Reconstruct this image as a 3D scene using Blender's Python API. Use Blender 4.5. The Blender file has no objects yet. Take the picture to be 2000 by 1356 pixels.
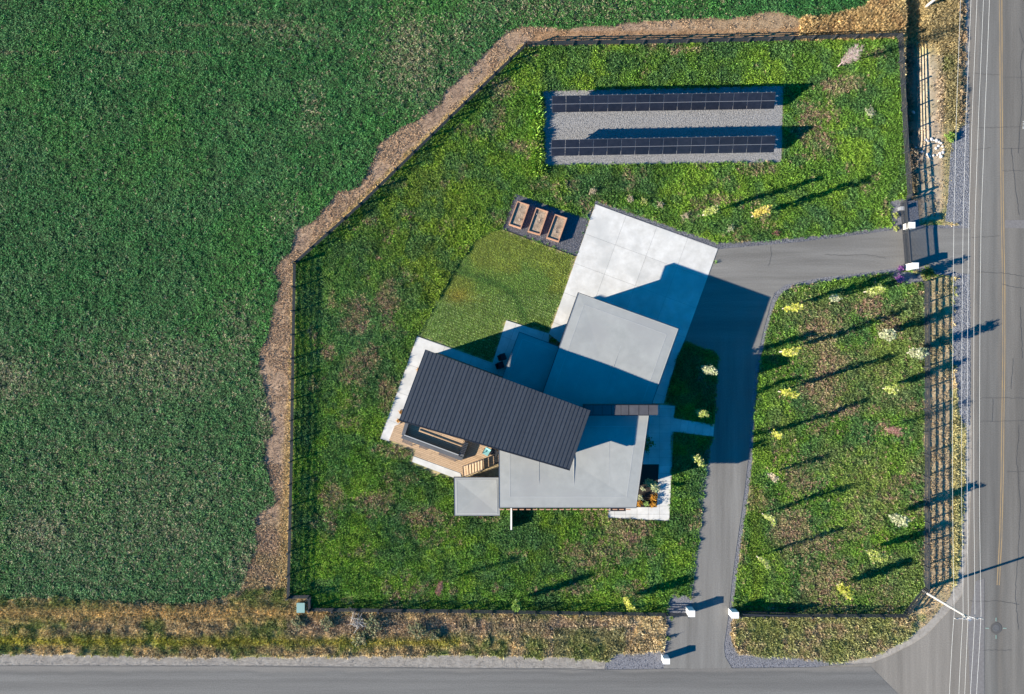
import bpy, math, random
import numpy as np
from mathutils import Vector

# ------------------------------------------------------------------ camera, light, exposure
S = 18.0            # photograph pixels per metre on the ground
H = 86.4            # camera height
scene = bpy.context.scene
col = scene.collection
cam_d = bpy.data.cameras.new('camera'); cam = bpy.data.objects.new('camera', cam_d); col.objects.link(cam)
cam_d.sensor_width = 36; cam_d.lens = 28; cam_d.clip_start = 1; cam_d.clip_end = 3000
cam.location = (0, 0, H); cam.rotation_euler = (0, 0, 0)
scene.camera = cam

SUN_EL = math.radians(20.5)
UX, UY = math.cos(math.radians(18.0)), math.sin(math.radians(18.0))   # shadows run this way on the ground
world = bpy.data.worlds.new('World'); scene.world = world; world.use_nodes = True
wn = world.node_tree.nodes; wl = world.node_tree.links
bg = wn['Background']
sky = wn.new('ShaderNodeTexSky'); sky.sky_type = 'NISHITA'; sky.sun_disc = False
sky.sun_elevation = SUN_EL; sky.sun_rotation = math.atan2(-UX, -UY)
sky.altitude = 1500; sky.air_density = 1.0; sky.dust_density = 0.0; sky.ozone_density = 6.0
tint = wn.new('ShaderNodeMixRGB'); tint.blend_type = 'MULTIPLY'; tint.inputs[0].default_value = 1.0
tint.inputs[2].default_value = (0.0, 0.82, 1.0, 1)
wl.new(sky.outputs[0], tint.inputs[1]); wl.new(tint.outputs[0], bg.inputs[0])
bg.inputs[1].default_value = 0.085
sun_d = bpy.data.lights.new('sun', 'SUN'); sun = bpy.data.objects.new('sun', sun_d); col.objects.link(sun)
sun_d.energy = 5.0; sun_d.angle = math.radians(0.5); sun_d.color = (1.0, 0.905, 0.755)
sdir = Vector((UX * math.cos(SUN_EL), UY * math.cos(SUN_EL), -math.sin(SUN_EL)))
sun.rotation_euler = sdir.to_track_quat('-Z', 'Y').to_euler(); sun.location = (-60, -20, 40)
scene.view_settings.view_transform = 'Standard'; scene.view_settings.look = 'None'
scene.view_settings.exposure = 1.45; scene.view_settings.gamma = 1.0
scene.view_settings.use_curve_mapping = False
scene.render.resolution_x = 1024; scene.render.resolution_y = 694
scene.cycles.max_bounces = 5; scene.cycles.diffuse_bounces = 3

rng = np.random.default_rng(7); R = random.Random(7)

# ------------------------------------------------------------------ helpers
def W(px, py, z=0.0):
    """a point seen at photograph position px, py whose real height is z metres -> world x, y, z"""
    k = 1 - z / H
    return ((px - 1000) / S * k, (678 - py) / S * k, z)

def tag(o, label=None, cat=None, group=None, kind=None):
    if label: o['label'] = label
    if cat: o['category'] = cat
    if group: o['group'] = group
    if kind: o['kind'] = kind
    return o

def empty(name, loc, rz=0, **k):
    o = bpy.data.objects.new(name, None); col.objects.link(o)
    o.location = loc; o.rotation_euler = (0, 0, rz); o.empty_display_size = .3
    return tag(o, **k)

def obj(name, me, parent=None, loc=(0, 0, 0), rz=0, **k):
    o = bpy.data.objects.new(name, me); col.objects.link(o)
    o.parent = parent; o.location = loc; o.rotation_euler = (0, 0, rz)
    return tag(o, **k)

class MB:
    """collects simple shapes (world coordinates) into one mesh"""
    def __init__(s): s.v = []; s.f = []
    def poly(s, vs, faces):
        n = len(s.v); s.v += [tuple(p) for p in vs]; s.f += [[i + n for i in f] for f in faces]; return s
    def prism(s, pts, z0, z1):
        """pts: list of (x, y); z0, z1 numbers or lists"""
        a = sum(pts[i][0] * pts[(i + 1) % len(pts)][1] - pts[(i + 1) % len(pts)][0] * pts[i][1] for i in range(len(pts)))
        if a < 0: 
            pts = pts[::-1]
            if isinstance(z0, list): z0 = z0[::-1]
            if isinstance(z1, list): z1 = z1[::-1]
        n = len(pts)
        b = [(p[0], p[1], z0[i] if isinstance(z0, list) else z0) for i, p in enumerate(pts)]
        t = [(p[0], p[1], z1[i] if isinstance(z1, list) else z1) for i, p in enumerate(pts)]
        fs = [list(range(n, 2 * n)), list(range(n - 1, -1, -1))] + [[i, (i + 1) % n, n + (i + 1) % n, n + i] for i in range(n)]
        return s.poly(b + t, fs)
    def box(s, c, d, rz=0):
        ca, sa = math.cos(rz), math.sin(rz); p = []
        for sx, sy in ((-1, -1), (1, -1), (1, 1), (-1, 1)):
            x, y = sx * d[0] / 2, sy * d[1] / 2
            p.append((c[0] + x * ca - y * sa, c[1] + x * sa + y * ca))
        return s.prism(p, c[2] - d[2] / 2, c[2] + d[2] / 2)
    def tube(s, pts, r, n=6, r2=None):
        pts = [Vector(p) for p in pts]; rings = []
        for i, p in enumerate(pts):
            d = (pts[min(i + 1, len(pts) - 1)] - pts[max(i - 1, 0)]).normalized()
            a = d.orthogonal().normalized(); b = d.cross(a)
            rr = r if r2 is None else r + (r2 - r) * i / max(1, len(pts) - 1)
            rings.append([p + (a * math.cos(2 * math.pi * j / n) + b * math.sin(2 * math.pi * j / n)) * rr for j in range(n)])
        vs = [v for g in rings for v in g]; fs = []
        for i in range(len(pts) - 1):
            for j in range(n):
                fs.append([i * n + j, i * n + (j + 1) % n, (i + 1) * n + (j + 1) % n, (i + 1) * n + j])
        fs += [list(range(n - 1, -1, -1)), list(range((len(pts) - 1) * n, len(pts) * n))]
        return s.poly(vs, fs)
    def mesh(s, name, mat, origin=(0, 0, 0)):
        me = bpy.data.meshes.new(name)
        me.from_pydata([(v[0] - origin[0], v[1] - origin[1], v[2] - origin[2]) for v in s.v], [], s.f)
        me.update()
        if mat: me.materials.append(mat)
        return me
    def build(s, name, mat, parent=None, **k):
        org = tuple(parent.location) if parent else (0, 0, 0)
        if parent and parent.parent: org = tuple(parent.location + parent.parent.location)
        return obj(name, s.mesh(name, mat, org), parent, **k)

def mat(name, c1, c2=None, scale=4.0, rough=.85, bump=0.0, bscale=None, metal=0.0, stretch=(1, 1, 1), detail=6, rnd=0.0, c3=None, s3=.3, spec=.3, rot=0, ramp=(.35, .65)):
    m = bpy.data.materials.new(name); m.use_nodes = True
    nt = m.node_tree; n = nt.nodes; l = nt.links; b = n['Principled BSDF']
    b.inputs['Roughness'].default_value = rough; b.inputs['Metallic'].default_value = metal
    b.inputs['Specular IOR Level'].default_value = spec
    tc = n.new('ShaderNodeTexCoord'); mp = n.new('ShaderNodeMapping'); mp.inputs['Scale'].default_value = stretch
    mp.inputs['Rotation'].default_value = (0, 0, rot)
    geo = n.new('ShaderNodeNewGeometry'); l.new(geo.outputs['Position'], mp.inputs[0])
    out = None
    if c2:
        nz = n.new('ShaderNodeTexNoise'); nz.inputs['Scale'].default_value = scale; nz.inputs['Detail'].default_value = detail
        nz.inputs['Roughness'].default_value = .65
        l.new(mp.outputs[0], nz.inputs['Vector'])
        rp = n.new('ShaderNodeValToRGB'); rp.color_ramp.elements[0].position = ramp[0]; rp.color_ramp.elements[1].position = ramp[1]
        rp.color_ramp.elements[0].color = (*c1, 1); rp.color_ramp.elements[1].color = (*c2, 1)
        l.new(nz.outputs[0], rp.inputs[0]); out = rp.outputs[0]
    if c3:
        nz3 = n.new('ShaderNodeTexNoise'); nz3.inputs['Scale'].default_value = s3; nz3.inputs['Detail'].default_value = 4
        l.new(geo.outputs['Position'], nz3.inputs['Vector'])
        r3 = n.new('ShaderNodeValToRGB'); r3.color_ramp.elements[0].position = .48; r3.color_ramp.elements[1].position = .68
        mx = n.new('ShaderNodeMixRGB'); mx.inputs[2].default_value = (*c3, 1)
        l.new(nz3.outputs[0], r3.inputs[0]); l.new(r3.outputs[0], mx.inputs[0])
        if out: l.new(out, mx.inputs[1])
        else: mx.inputs[1].default_value = (*c1, 1)
        out = mx.outputs[0]
    if rnd:
        oi = n.new('ShaderNodeObjectInfo'); hs = n.new('ShaderNodeHueSaturation')
        mr = n.new('ShaderNodeMapRange'); mr.inputs[3].default_value = 1 - rnd; mr.inputs[4].default_value = 1 + rnd
        l.new(oi.outputs['Random'], mr.inputs[0]); l.new(mr.outputs[0], hs.inputs['Value'])
        if out: l.new(out, hs.inputs['Color'])
        else: hs.inputs['Color'].default_value = (*c1, 1)
        out = hs.outputs[0]
    if out: l.new(out, b.inputs['Base Color'])
    else: b.inputs['Base Color'].default_value = (*c1, 1)
    if bump:
        nb = n.new('ShaderNodeTexNoise'); nb.inputs['Scale'].default_value = bscale or scale * 3; nb.inputs['Detail'].default_value = 4
        l.new(mp.outputs[0], nb.inputs['Vector'])
        bp = n.new('ShaderNodeBump'); bp.inputs['Strength'].default_value = 1; bp.inputs['Distance'].default_value = bump
        l.new(nb.outputs[0], bp.inputs['Height']); l.new(bp.outputs[0], b.inputs['Normal'])
    return m

def attr_mat(name, attr='tint', typ='INSTANCER', rough=.8, vary=.45, transl=.15, noise=0):
    m = bpy.data.materials.new(name); m.use_nodes = True
    nt = m.node_tree; n = nt.nodes; l = nt.links; b = n['Principled BSDF']
    b.inputs['Roughness'].default_value = rough; b.inputs['Specular IOR Level'].default_value = .25
    a = n.new('ShaderNodeAttribute'); a.attribute_type = typ; a.attribute_name = attr
    v = n.new('ShaderNodeAttribute'); v.attribute_type = 'GEOMETRY'; v.attribute_name = 'v'
    mr = n.new('ShaderNodeMapRange'); mr.inputs[3].default_value = 1 - vary; mr.inputs[4].default_value = 1 + vary * (1 if noise else 3.0)
    hs = n.new('ShaderNodeHueSaturation')
    l.new(a.outputs['Color'], hs.inputs['Color'])
    if noise:
        geo = n.new('ShaderNodeNewGeometry'); nz = n.new('ShaderNodeTexNoise'); nz.inputs['Scale'].default_value = noise; nz.inputs['Detail'].default_value = 6
        l.new(geo.outputs['Position'], nz.inputs['Vector']); l.new(nz.outputs[0], mr.inputs[0])
    else: l.new(v.outputs['Fac'], mr.inputs[0])
    l.new(mr.outputs[0], hs.inputs['Value']); l.new(hs.outputs[0], b.inputs['Base Color'])
    if transl:
        tr = n.new('ShaderNodeBsdfTranslucent'); ms = n.new('ShaderNodeMixShader'); ms.inputs[0].default_value = transl
        l.new(hs.outputs[0], tr.inputs[0]); l.new(b.outputs[0], ms.inputs[1]); l.new(tr.outputs[0], ms.inputs[2])
        l.new(ms.outputs[0], n['Material Output'].inputs[0])
    return m

def hash2(ix, iy, seed):
    h = (ix * 374761393 + iy * 668265263 + seed * 1274126177) & 0xffffffff
    h = ((h ^ (h >> 13)) * 1274126177) & 0xffffffff
    return ((h ^ (h >> 16)) & 0xffff) / 65535.0
def vnoise(x, y, seed=0):
    x = np.asarray(x, float); y = np.asarray(y, float)
    ix = np.floor(x).astype(np.int64); iy = np.floor(y).astype(np.int64); fx = x - ix; fy = y - iy
    fx = fx * fx * (3 - 2 * fx); fy = fy * fy * (3 - 2 * fy)
    a = hash2(ix, iy, seed); b = hash2(ix + 1, iy, seed); c = hash2(ix, iy + 1, seed); d = hash2(ix + 1, iy + 1, seed)
    return (a * (1 - fx) + b * fx) * (1 - fy) + (c * (1 - fx) + d * fx) * fy
def fbm(x, y, sc, seed=0, o=4):
    t = 0; a = .5; tot = 0
    for i in range(o):
        t = t + a * vnoise(x / sc, y / sc, seed + i * 17); tot += a; a *= .5; sc *= .5
    return t / tot
def sstep(a, b, x): 
    t = np.clip((x - a) / (b - a), 0, 1); return t * t * (3 - 2 * t)
def inside(poly, x, y):
    r = np.zeros(len(x), bool); n = len(poly); j = n - 1
    for i in range(n):
        xi, yi = poly[i]; xj, yj = poly[j]
        if yi != yj:
            r ^= ((yi > y) != (yj > y)) & (x < (xj - xi) * (y - yi) / (yj - yi) + xi)
        j = i
    return r
def clip(poly, cell):
    out = list(poly)
    for i in range(len(cell)):
        a = cell[i]; b = cell[(i + 1) % len(cell)]; inp = out; out = []
        if not inp: break
        side = lambda p: (b[0] - a[0]) * (p[1] - a[1]) - (b[1] - a[1]) * (p[0] - a[0])
        for k in range(len(inp)):
            p, q = inp[k - 1], inp[k]; sp, sq = side(p), side(q)
            if (sp >= 0) != (sq >= 0):
                t = sp / (sp - sq); out.append((p[0] + (q[0] - p[0]) * t, p[1] + (q[1] - p[1]) * t))
            if sq >= 0: out.append(q)
    return out
def area(p): return .5 * sum(p[i - 1][0] * p[i][1] - p[i][0] * p[i - 1][1] for i in range(len(p)))
def WP(poly, z=0.0): return [W(x, y, z)[:2] for x, y in poly]
def panelize(poly, org, dr, pa, pb, gap, z0, z1, name, m, parent, jit=0, offs=False):
    """cut a polygon (photograph pixels at ground level) into laid pieces, each its own object"""
    P = WP(poly, z1); o = W(*org)[:2]; L = math.hypot(*dr); a = (dr[0] / L, -dr[1] / L); b = (-a[1], a[0])
    us = [(p[0] - o[0]) * a[0] + (p[1] - o[1]) * a[1] for p in P]; vs = [(p[0] - o[0]) * b[0] + (p[1] - o[1]) * b[1] for p in P]
    out = []
    for j in range(math.floor(min(vs) / pb), math.floor(max(vs) / pb) + 1):
        sh = (R.random() * pa if offs else 0)
        for i in range(math.floor((min(us) - sh) / pa), math.floor((max(us) - sh) / pa) + 1):
            u0, u1, v0, v1 = i * pa + gap / 2 + sh, (i + 1) * pa - gap / 2 + sh, j * pb + gap / 2, (j + 1) * pb - gap / 2
            cell = [(o[0] + u * a[0] + v * b[0], o[1] + u * a[1] + v * b[1]) for u, v in ((u0, v0), (u1, v0), (u1, v1), (u0, v1))]
            c = clip(P, cell)
            if len(c) < 3 or abs(area(c)) < .01: continue
            out.append(MB().prism(c, z0, z1 + R.uniform(-jit, jit)).build(name, m, parent))
    return out

# ------------------------------------------------------------------ materials
M_conc = mat('concrete', (.50, .485, .45), (.62, .605, .57), scale=.9, rough=.9, bump=.002, bscale=30, rnd=.05, c3=(.46, .455, .43), s3=.35)
M_concbase = mat('concrete_base', (.2, .2, .19))
M_asph = mat('asphalt', (.135, .128, .117), (.205, .196, .180), scale=.5, rough=.95, bump=.006, bscale=14, stretch=(1.4, .08, 1), rot=0, detail=11, c3=(.145, .138, .128), s3=.25)
M_asph_h = mat('asphalt_crossing', (.122, .118, .112), (.175, .170, .160), scale=.5, rough=.95, bump=.004, bscale=14, stretch=(.06, 1.4, 1), detail=9)
M_drive = mat('asphalt_drive', (.155, .147, .135), (.215, .205, .19), scale=.45, rough=.95, bump=.003, bscale=16, detail=9, c3=(.145, .138, .126), s3=.2)
def banded(name, axis, stops, c1, c2, st1, st2=None, split=None):
    '''asphalt whose worn tracks run along the road; stops: (metres, factor) across it'''
    m = mat(name, c1, c2, scale=.5, rough=.95, bump=.006, bscale=16, stretch=st1, detail=12)
    n = m.node_tree.nodes; l = m.node_tree.links; b = n['Principled BSDF']; src = b.inputs['Base Color'].links[0].from_socket
    geo = n.new('ShaderNodeNewGeometry')
    if st2:
        mp = n.new('ShaderNodeMapping'); mp.inputs['Scale'].default_value = st2; l.new(geo.outputs['Position'], mp.inputs[0])
        nz = n.new('ShaderNodeTexNoise'); nz.inputs['Scale'].default_value = .5; nz.inputs['Detail'].default_value = 12; nz.inputs['Roughness'].default_value = .65; l.new(mp.outputs[0], nz.inputs['Vector'])
        rp = n.new('ShaderNodeValToRGB'); rp.color_ramp.elements[0].position = .35; rp.color_ramp.elements[1].position = .65
        rp.color_ramp.elements[0].color = (*c1, 1); rp.color_ramp.elements[1].color = (*c2, 1); l.new(nz.outputs[0], rp.inputs[0])
        sp = n.new('ShaderNodeSeparateXYZ'); l.new(geo.outputs['Position'], sp.inputs[0]); mr = n.new('ShaderNodeMapRange'); mr.inputs[1].default_value = split[0]; mr.inputs[2].default_value = split[1]; l.new(sp.outputs['Y'], mr.inputs[0])
        mx = n.new('ShaderNodeMixRGB'); l.new(mr.outputs[0], mx.inputs[0]); l.new(src, mx.inputs[1]); l.new(rp.outputs[0], mx.inputs[2]); src = mx.outputs[0]
    if stops:
        sp = n.new('ShaderNodeSeparateXYZ'); nw = n.new('ShaderNodeTexNoise'); nw.inputs['Scale'].default_value = .25; l.new(geo.outputs['Position'], nw.inputs['Vector']); l.new(geo.outputs['Position'], sp.inputs[0])
        ad = n.new('ShaderNodeMath'); ad.operation = 'MULTIPLY_ADD'; ad.inputs[1].default_value = .9; l.new(nw.outputs[0], ad.inputs[0]); l.new(sp.outputs[axis], ad.inputs[2])
        lo, hi = stops[0][0], stops[-1][0]; mr = n.new('ShaderNodeMapRange'); mr.inputs[1].default_value = lo + .45; mr.inputs[2].default_value = hi + .45; l.new(ad.outputs[0], mr.inputs[0])
        rp = n.new('ShaderNodeValToRGB'); rp.color_ramp.interpolation = 'EASE'; e = rp.color_ramp.elements
        for i, (p, c) in enumerate(stops):
            q = (p - lo) / (hi - lo); el = e[0] if i == 0 else (e[1] if i == 1 else e.new(q)); el.position = q; el.color = (*c, 1)
        l.new(mr.outputs[0], rp.inputs[0]); mx = n.new('ShaderNodeMixRGB'); mx.blend_type = 'MULTIPLY'; mx.inputs[0].default_value = 1; l.new(src, mx.inputs[1]); l.new(rp.outputs[0], mx.inputs[2]); src = mx.outputs[0]
    # aggregate grain
    ng = n.new('ShaderNodeTexNoise'); ng.inputs['Scale'].default_value = 9; ng.inputs['Detail'].default_value = 3; l.new(geo.outputs['Position'], ng.inputs['Vector'])
    mg = n.new('ShaderNodeMapRange'); mg.inputs[1].default_value = .3; mg.inputs[2].default_value = .7; mg.inputs[3].default_value = .86; mg.inputs[4].default_value = 1.14; l.new(ng.outputs[0], mg.inputs[0])
    hs = n.new('ShaderNodeHueSaturation'); l.new(src, hs.inputs['Color']); l.new(mg.outputs[0], hs.inputs['Value']); l.new(hs.outputs[0], b.inputs['Base Color'])
    return m
G = lambda v, t=0: (v * (1 + t), v, v * (1 - t))
px_ = lambda x: (x - 1000) / S
py_ = lambda y: (678 - y) / S
M_asph = banded('asphalt', 'X', [(px_(1880), G(1.3, .05)), (px_(1896), G(1.22, .06)), (px_(1907), G(1.1, .05)), (px_(1914), G(.86)), (px_(1924), G(.96)), (px_(1932), G(1.05)), (px_(1946), G(.92)), (px_(1953), G(1.0, .05)), (px_(1962), G(.9, .02)), (px_(1980), G(1.02, .03)), (px_(1994), G(.86, .02)), (px_(2006), G(1.05, .03)), (px_(2040), G(.95))],
                (.118, .112, .102), (.178, .170, .155), (1.4, .05, 1))
M_asph_h = banded('asphalt_crossing', 'Y', [(py_(1400), G(1.0)), (py_(1345), G(1.04)), (py_(1332), G(.96)), (py_(1322), G(1.05)), (py_(1314), G(.9)), (py_(1308), G(1.12, .03)), (py_(1300), G(1.16, .04)), (py_(1290), G(1.2, .04))],
                (.118, .114, .108), (.165, .160, .150), (.04, 1.4, 1))
M_drive = banded('asphalt_drive', 'X', None, (.138, .131, .12), (.208, .199, .183), (1.5, .08, 1), (.10, 1.3, 1), (py_(760), py_(600)))
M_grav = mat('gravel', (.13, .135, .15), (.34, .345, .365), scale=7, rough=.95, bump=.05, bscale=9, detail=8)
M_gravdk = mat('dark_gravel', (.085, .085, .095), (.24, .24, .26), scale=8, rough=.95, bump=.05, bscale=10, detail=8)
M_gravwarm = mat('pale_gravel', (.17, .165, .16), (.34, .33, .32), scale=7, rough=.95, bump=.05, bscale=9, detail=8)
M_dirt = mat('shoulder_dirt', (.25, .225, .195), (.35, .32, .28), scale=1.6, rough=.95, bump=.01, bscale=12, detail=8)
M_memb = mat('roof_membrane', (.285, .29, .275), (.335, .338, .32), scale=.8, rough=.75, bump=.004, bscale=2.2, detail=8, c3=(.29, .29, .28), s3=.25)
M_membseam = mat('membrane_seam', (.37, .37, .36), rough=.7)
M_trim = mat('dark_trim', (.025, .027, .03), rough=.5, metal=.3)
M_ltrim = mat('pale_trim', (.34, .35, .36), rough=.45)
M_metal = mat('standing_seam_metal', (.068, .074, .083), (.082, .089, .099), scale=3, rough=.42, metal=.35, rnd=.09, spec=.5)
M_rib = mat('seam_rib', (.05, .053, .065), rough=.45, metal=.35)
M_wall = mat('dark_cladding', (.06, .055, .05), (.09, .08, .07), scale=6, rough=.8, stretch=(1, 1, .1))
M_wallw = mat('white_render', (.72, .71, .68), rough=.85)
M_wood = mat('deck_wood', (.42, .285, .175), (.50, .35, .22), scale=5, rough=.7, rnd=.12, bump=.002)
M_cedar = mat('cedar', (.42, .22, .13), (.52, .29, .18), scale=9, rough=.7, rnd=.08)
M_soil = mat('bed_soil', (.25, .185, .125), (.42, .32, .23), scale=7, rough=.95, bump=.03, bscale=12, c3=(.2, .15, .11), s3=1.5)
M_dark = mat('bronze_steel', (.030, .032, .038), rough=.45, metal=.5, spec=.5)
M_fence = mat('fence_paint', (.022, .024, .028), (.04, .043, .05), scale=20, rough=.5, spec=.5)
M_panel = mat('solar_glass', (.010, .012, .020), (.016, .018, .028), scale=2, rough=.3, spec=.3, rnd=.15)
M_frame = mat('panel_frame', (.20, .19, .2), rough=.5, metal=.4)
M_cell = mat('cell_line', (.03, .04, .06), rough=.4)
M_galv = mat('galvanised', (.5, .51, .52), rough=.4, metal=.7)
M_glass = mat('window_glass', (.02, .03, .04), rough=.08, spec=.8)
M_teal = mat('teal_fabric', (.20, .42, .42), rough=.8)
M_box = mat('green_enamel', (.22, .36, .33), rough=.5)
M_yel = mat('road_paint_yellow', (.40, .27, .12), (.24, .19, .13), scale=1.2, rough=.8, stretch=(3, .35, 1))
M_white = mat('road_paint_white', (.5, .5, .47), (.3, .3, .28), scale=2, rough=.8)
M_tar = mat('crack_sealer', (.095, .09, .085), rough=.6)
M_pole = mat('weathered_pole', (.36, .33, .30), (.46, .43, .40), scale=6, rough=.85)
M_wire = mat('wire', (.62, .62, .60), rough=.4)
M_rock = mat('pale_rock', (.5, .47, .44), (.66, .63, .6), scale=6, rough=.9, bump=.01)
M_bark = mat('bark', (.42, .36, .30), (.55, .48, .42), scale=12, rough=.9)
M_redbark = mat('red_bark', (.30, .16, .14), (.42, .26, .22), scale=12, rough=.9)
M_mulch = mat('mulch', (.02, .018, .016), (.05, .04, .033), scale=8, rough=.95, bump=.02, bscale=14)
M_iron = mat('cast_iron', (.10, .10, .10), (.15, .145, .14), scale=8, rough=.7, metal=.2)
M_leafi = attr_mat('plant_leaves', vary=.5, rough=.6)
M_leaf = attr_mat('tree_leaves', typ='GEOMETRY', vary=.0, transl=.25)
M_ground = attr_mat('ground_soil', typ='GEOMETRY', vary=.55, transl=0, noise=3.0, rough=.95)

# ------------------------------------------------------------------ outlines, in photograph pixels on the ground
lot = [(576, 516), (572, 900), (564, 1165), (608, 1163), (608, 1190), (920, 1194), (1280, 1201), (1350, 1204), (1440, 1204), (1765, 1204), (1803, 1152),
       (1803, 545), (1790, 535), (1765, 520), (1770, 445), (1776, 388), (1762, 200), (1752, 75), (1300, 86), (1024, 92), (880, 230), (700, 404)]
field = [(-400, -400), (1900, -400), (1720, -60), (1700, 0), (1690, 14), (1640, 28), (1560, 34), (1500, 24), (1440, 34), (1380, 36), (1300, 38), (1200, 46), (1100, 58), (1060, 54), (1000, 58), (975, 76),
         (955, 100), (930, 130), (900, 150), (872, 176), (860, 204), (800, 240), (772, 262), (735, 288), (722, 330), (706, 362), (668, 374), (655, 382), (640, 398), (610, 432), (578, 448), (572, 470), (568, 492),
         (545, 510), (537, 528), (548, 556), (544, 582), (530, 626), (525, 655), (503, 690), (508, 720), (516, 760), (528, 800), (535, 850), (516, 862), (520, 900), (529, 945), (542, 982), (495, 1016), (503, 1068),
         (490, 1104), (472, 1150), (431, 1170), (363, 1182), (272, 1177), (120, 1168), (0, 1166), (-400, 1168)]
lawn = [(960, 452), (981, 448), (1124, 501), (1078, 637), (1072, 652), (989, 626), (962, 708), (815, 657), (822, 648), (840, 615), (857, 580), (880, 540), (905, 500), (930, 470)]
garden = [(1007, 379), (1145, 427), (1160, 399), (1126, 501), (981, 447)]
solarpad = [(1059, 178), (1530, 168), (1526, 317), (1063, 323)]
pad = [(1163, 399), (1402, 486), (1346, 640), (1338, 662), (1322, 700), (1296, 788), (1240, 788), (1072, 652), (1078, 638)]
northborder = [(1163, 392), (1330, 450), (1400, 474), (1480, 471), (1560, 464), (1690, 452), (1764, 444), (1764, 456), (1402, 500), (1402, 487), (1160, 402)]
drive = [(1402, 487), (1560, 473), (1690, 457), (1764, 447), (1895, 446), (1895, 536), (1775, 520), (1690, 532), (1600, 543), (1535, 556), (1513, 572), (1505, 592), (1490, 650), (1476, 710), (1466, 800), (1462, 890),
         (1454, 960), (1441, 1050), (1430, 1130), (1423, 1200), (1414, 1262), (1416, 1282), (1430, 1306), (1296, 1306), (1306, 1260), (1313, 1204), (1352, 1202), (1354, 1150), (1364, 1060), (1374, 960), (1381, 905),
         (1396, 830), (1397, 780), (1402, 700), (1400, 690), (1336, 668), (1346, 640)]
driveborder = [(1560, 466), (1764, 440), (1895, 440), (1895, 545), (1775, 528), (1690, 540), (1604, 551), (1542, 563), (1522, 578), (1512, 598), (1496, 652), (1484, 710), (1474, 800), (1470, 892),
               (1462, 962), (1449, 1052), (1438, 1132), (1431, 1200), (1428, 1250), (1440, 1276), (1500, 1282), (1600, 1288), (1690, 1300), (1690, 1308), (1180, 1308), (1184, 1288), (1205, 1276), (1296, 1272), (1302, 1206), (1306, 1164), (1346, 1162), (1354, 1062), (1366, 960), (1374, 890)]
grisland = [(1338, 666), (1400, 689), (1394, 784), (1396, 829), (1316, 816), (1318, 793), (1297, 788), (1320, 700)]
walk = [(1272, 788), (1318, 793), (1307, 1017), (1188, 1011), (1190, 975), (1243, 991), (1283, 991), (1287, 907), (1256, 907), (1240, 907), (1240, 860)]
path = [(1316, 817), (1395, 829), (1393, 853), (1312, 843)]
patio = [(815, 657), (962, 709), (989, 626), (1072, 652), (1072, 760), (820, 760), (760, 862), (743, 857)]
planter = [(1240, 907), (1287, 907), (1283, 991), (1236, 991)]
gravE = [(1893, 236), (1885, 240), (1862, 262), (1856, 300), (1852, 380), (1846, 432), (1895, 446), (1895, 536), (1862, 533), (1861, 700), (1868, 770), (1878, 826), (1894, 832), (1896, 600)]
roadE = [(1892, -300), (2900, -300), (2900, 1700), (1000, 1700), (1600, 1302), (1703, 1295), (1740, 1280), (1784, 1257), (1812, 1238), (1850, 1197), (1879, 1163), (1884, 1130), (1893, 1050), (1898, 900), (1897, 800), (1893, 450)]
roadS = [(-600, 1299), (500, 1301), (900, 1305), (1100, 1306), (1180, 1308), (1700, 1302), (2100, 1700), (-600, 1700)]
shoulderS = [(-600, 1277), (100, 1278), (450, 1284), (700, 1282), (900, 1280), (1100, 1284), (1180, 1290), (1190, 1312), (-600, 1312)]
shoulderE = [(1886, -300), (1920, -300), (1920, 1200), (1800, 1270), (1690, 1312), (1600, 1300), (1700, 1284), (1760, 1256), (1812, 1218), (1856, 1165), (1872, 1120), (1878, 1080), (1885, 900), (1886, 300)]
house_fp = [(770, 830), (831, 690), (1000, 720), (1015, 650), (1089, 672), (1130, 585), (1322, 645), (1275, 792), (1318, 793), (1283, 991), (1243, 991), (975, 991), (975, 1000), (888, 1000), (888, 930), (808, 892)]
gateg = [(1739, 394), (1762, 388), (1776, 388), (1792, 392), (1796, 440), (1745, 446), (1740, 425)]
gates = [(1748, 530), (1796, 534), (1804, 552), (1760, 556), (1742, 540)]
kerb = [(806, 885), (899, 924), (903, 934), (884, 936), (802, 907)]
deckz = [(756, 864), (771, 828), (850, 796), (980, 836), (975, 933), (899, 928), (806, 893), (810, 882)]
hard = [pad, walk, path, patio, kerb, deckz]
pavedlist = [gateg, gates, kerb, deckz, garden, solarpad, pad, northborder, drive, driveborder, walk, path, patio, planter, gravE, roadE, roadS, house_fp]

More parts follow.
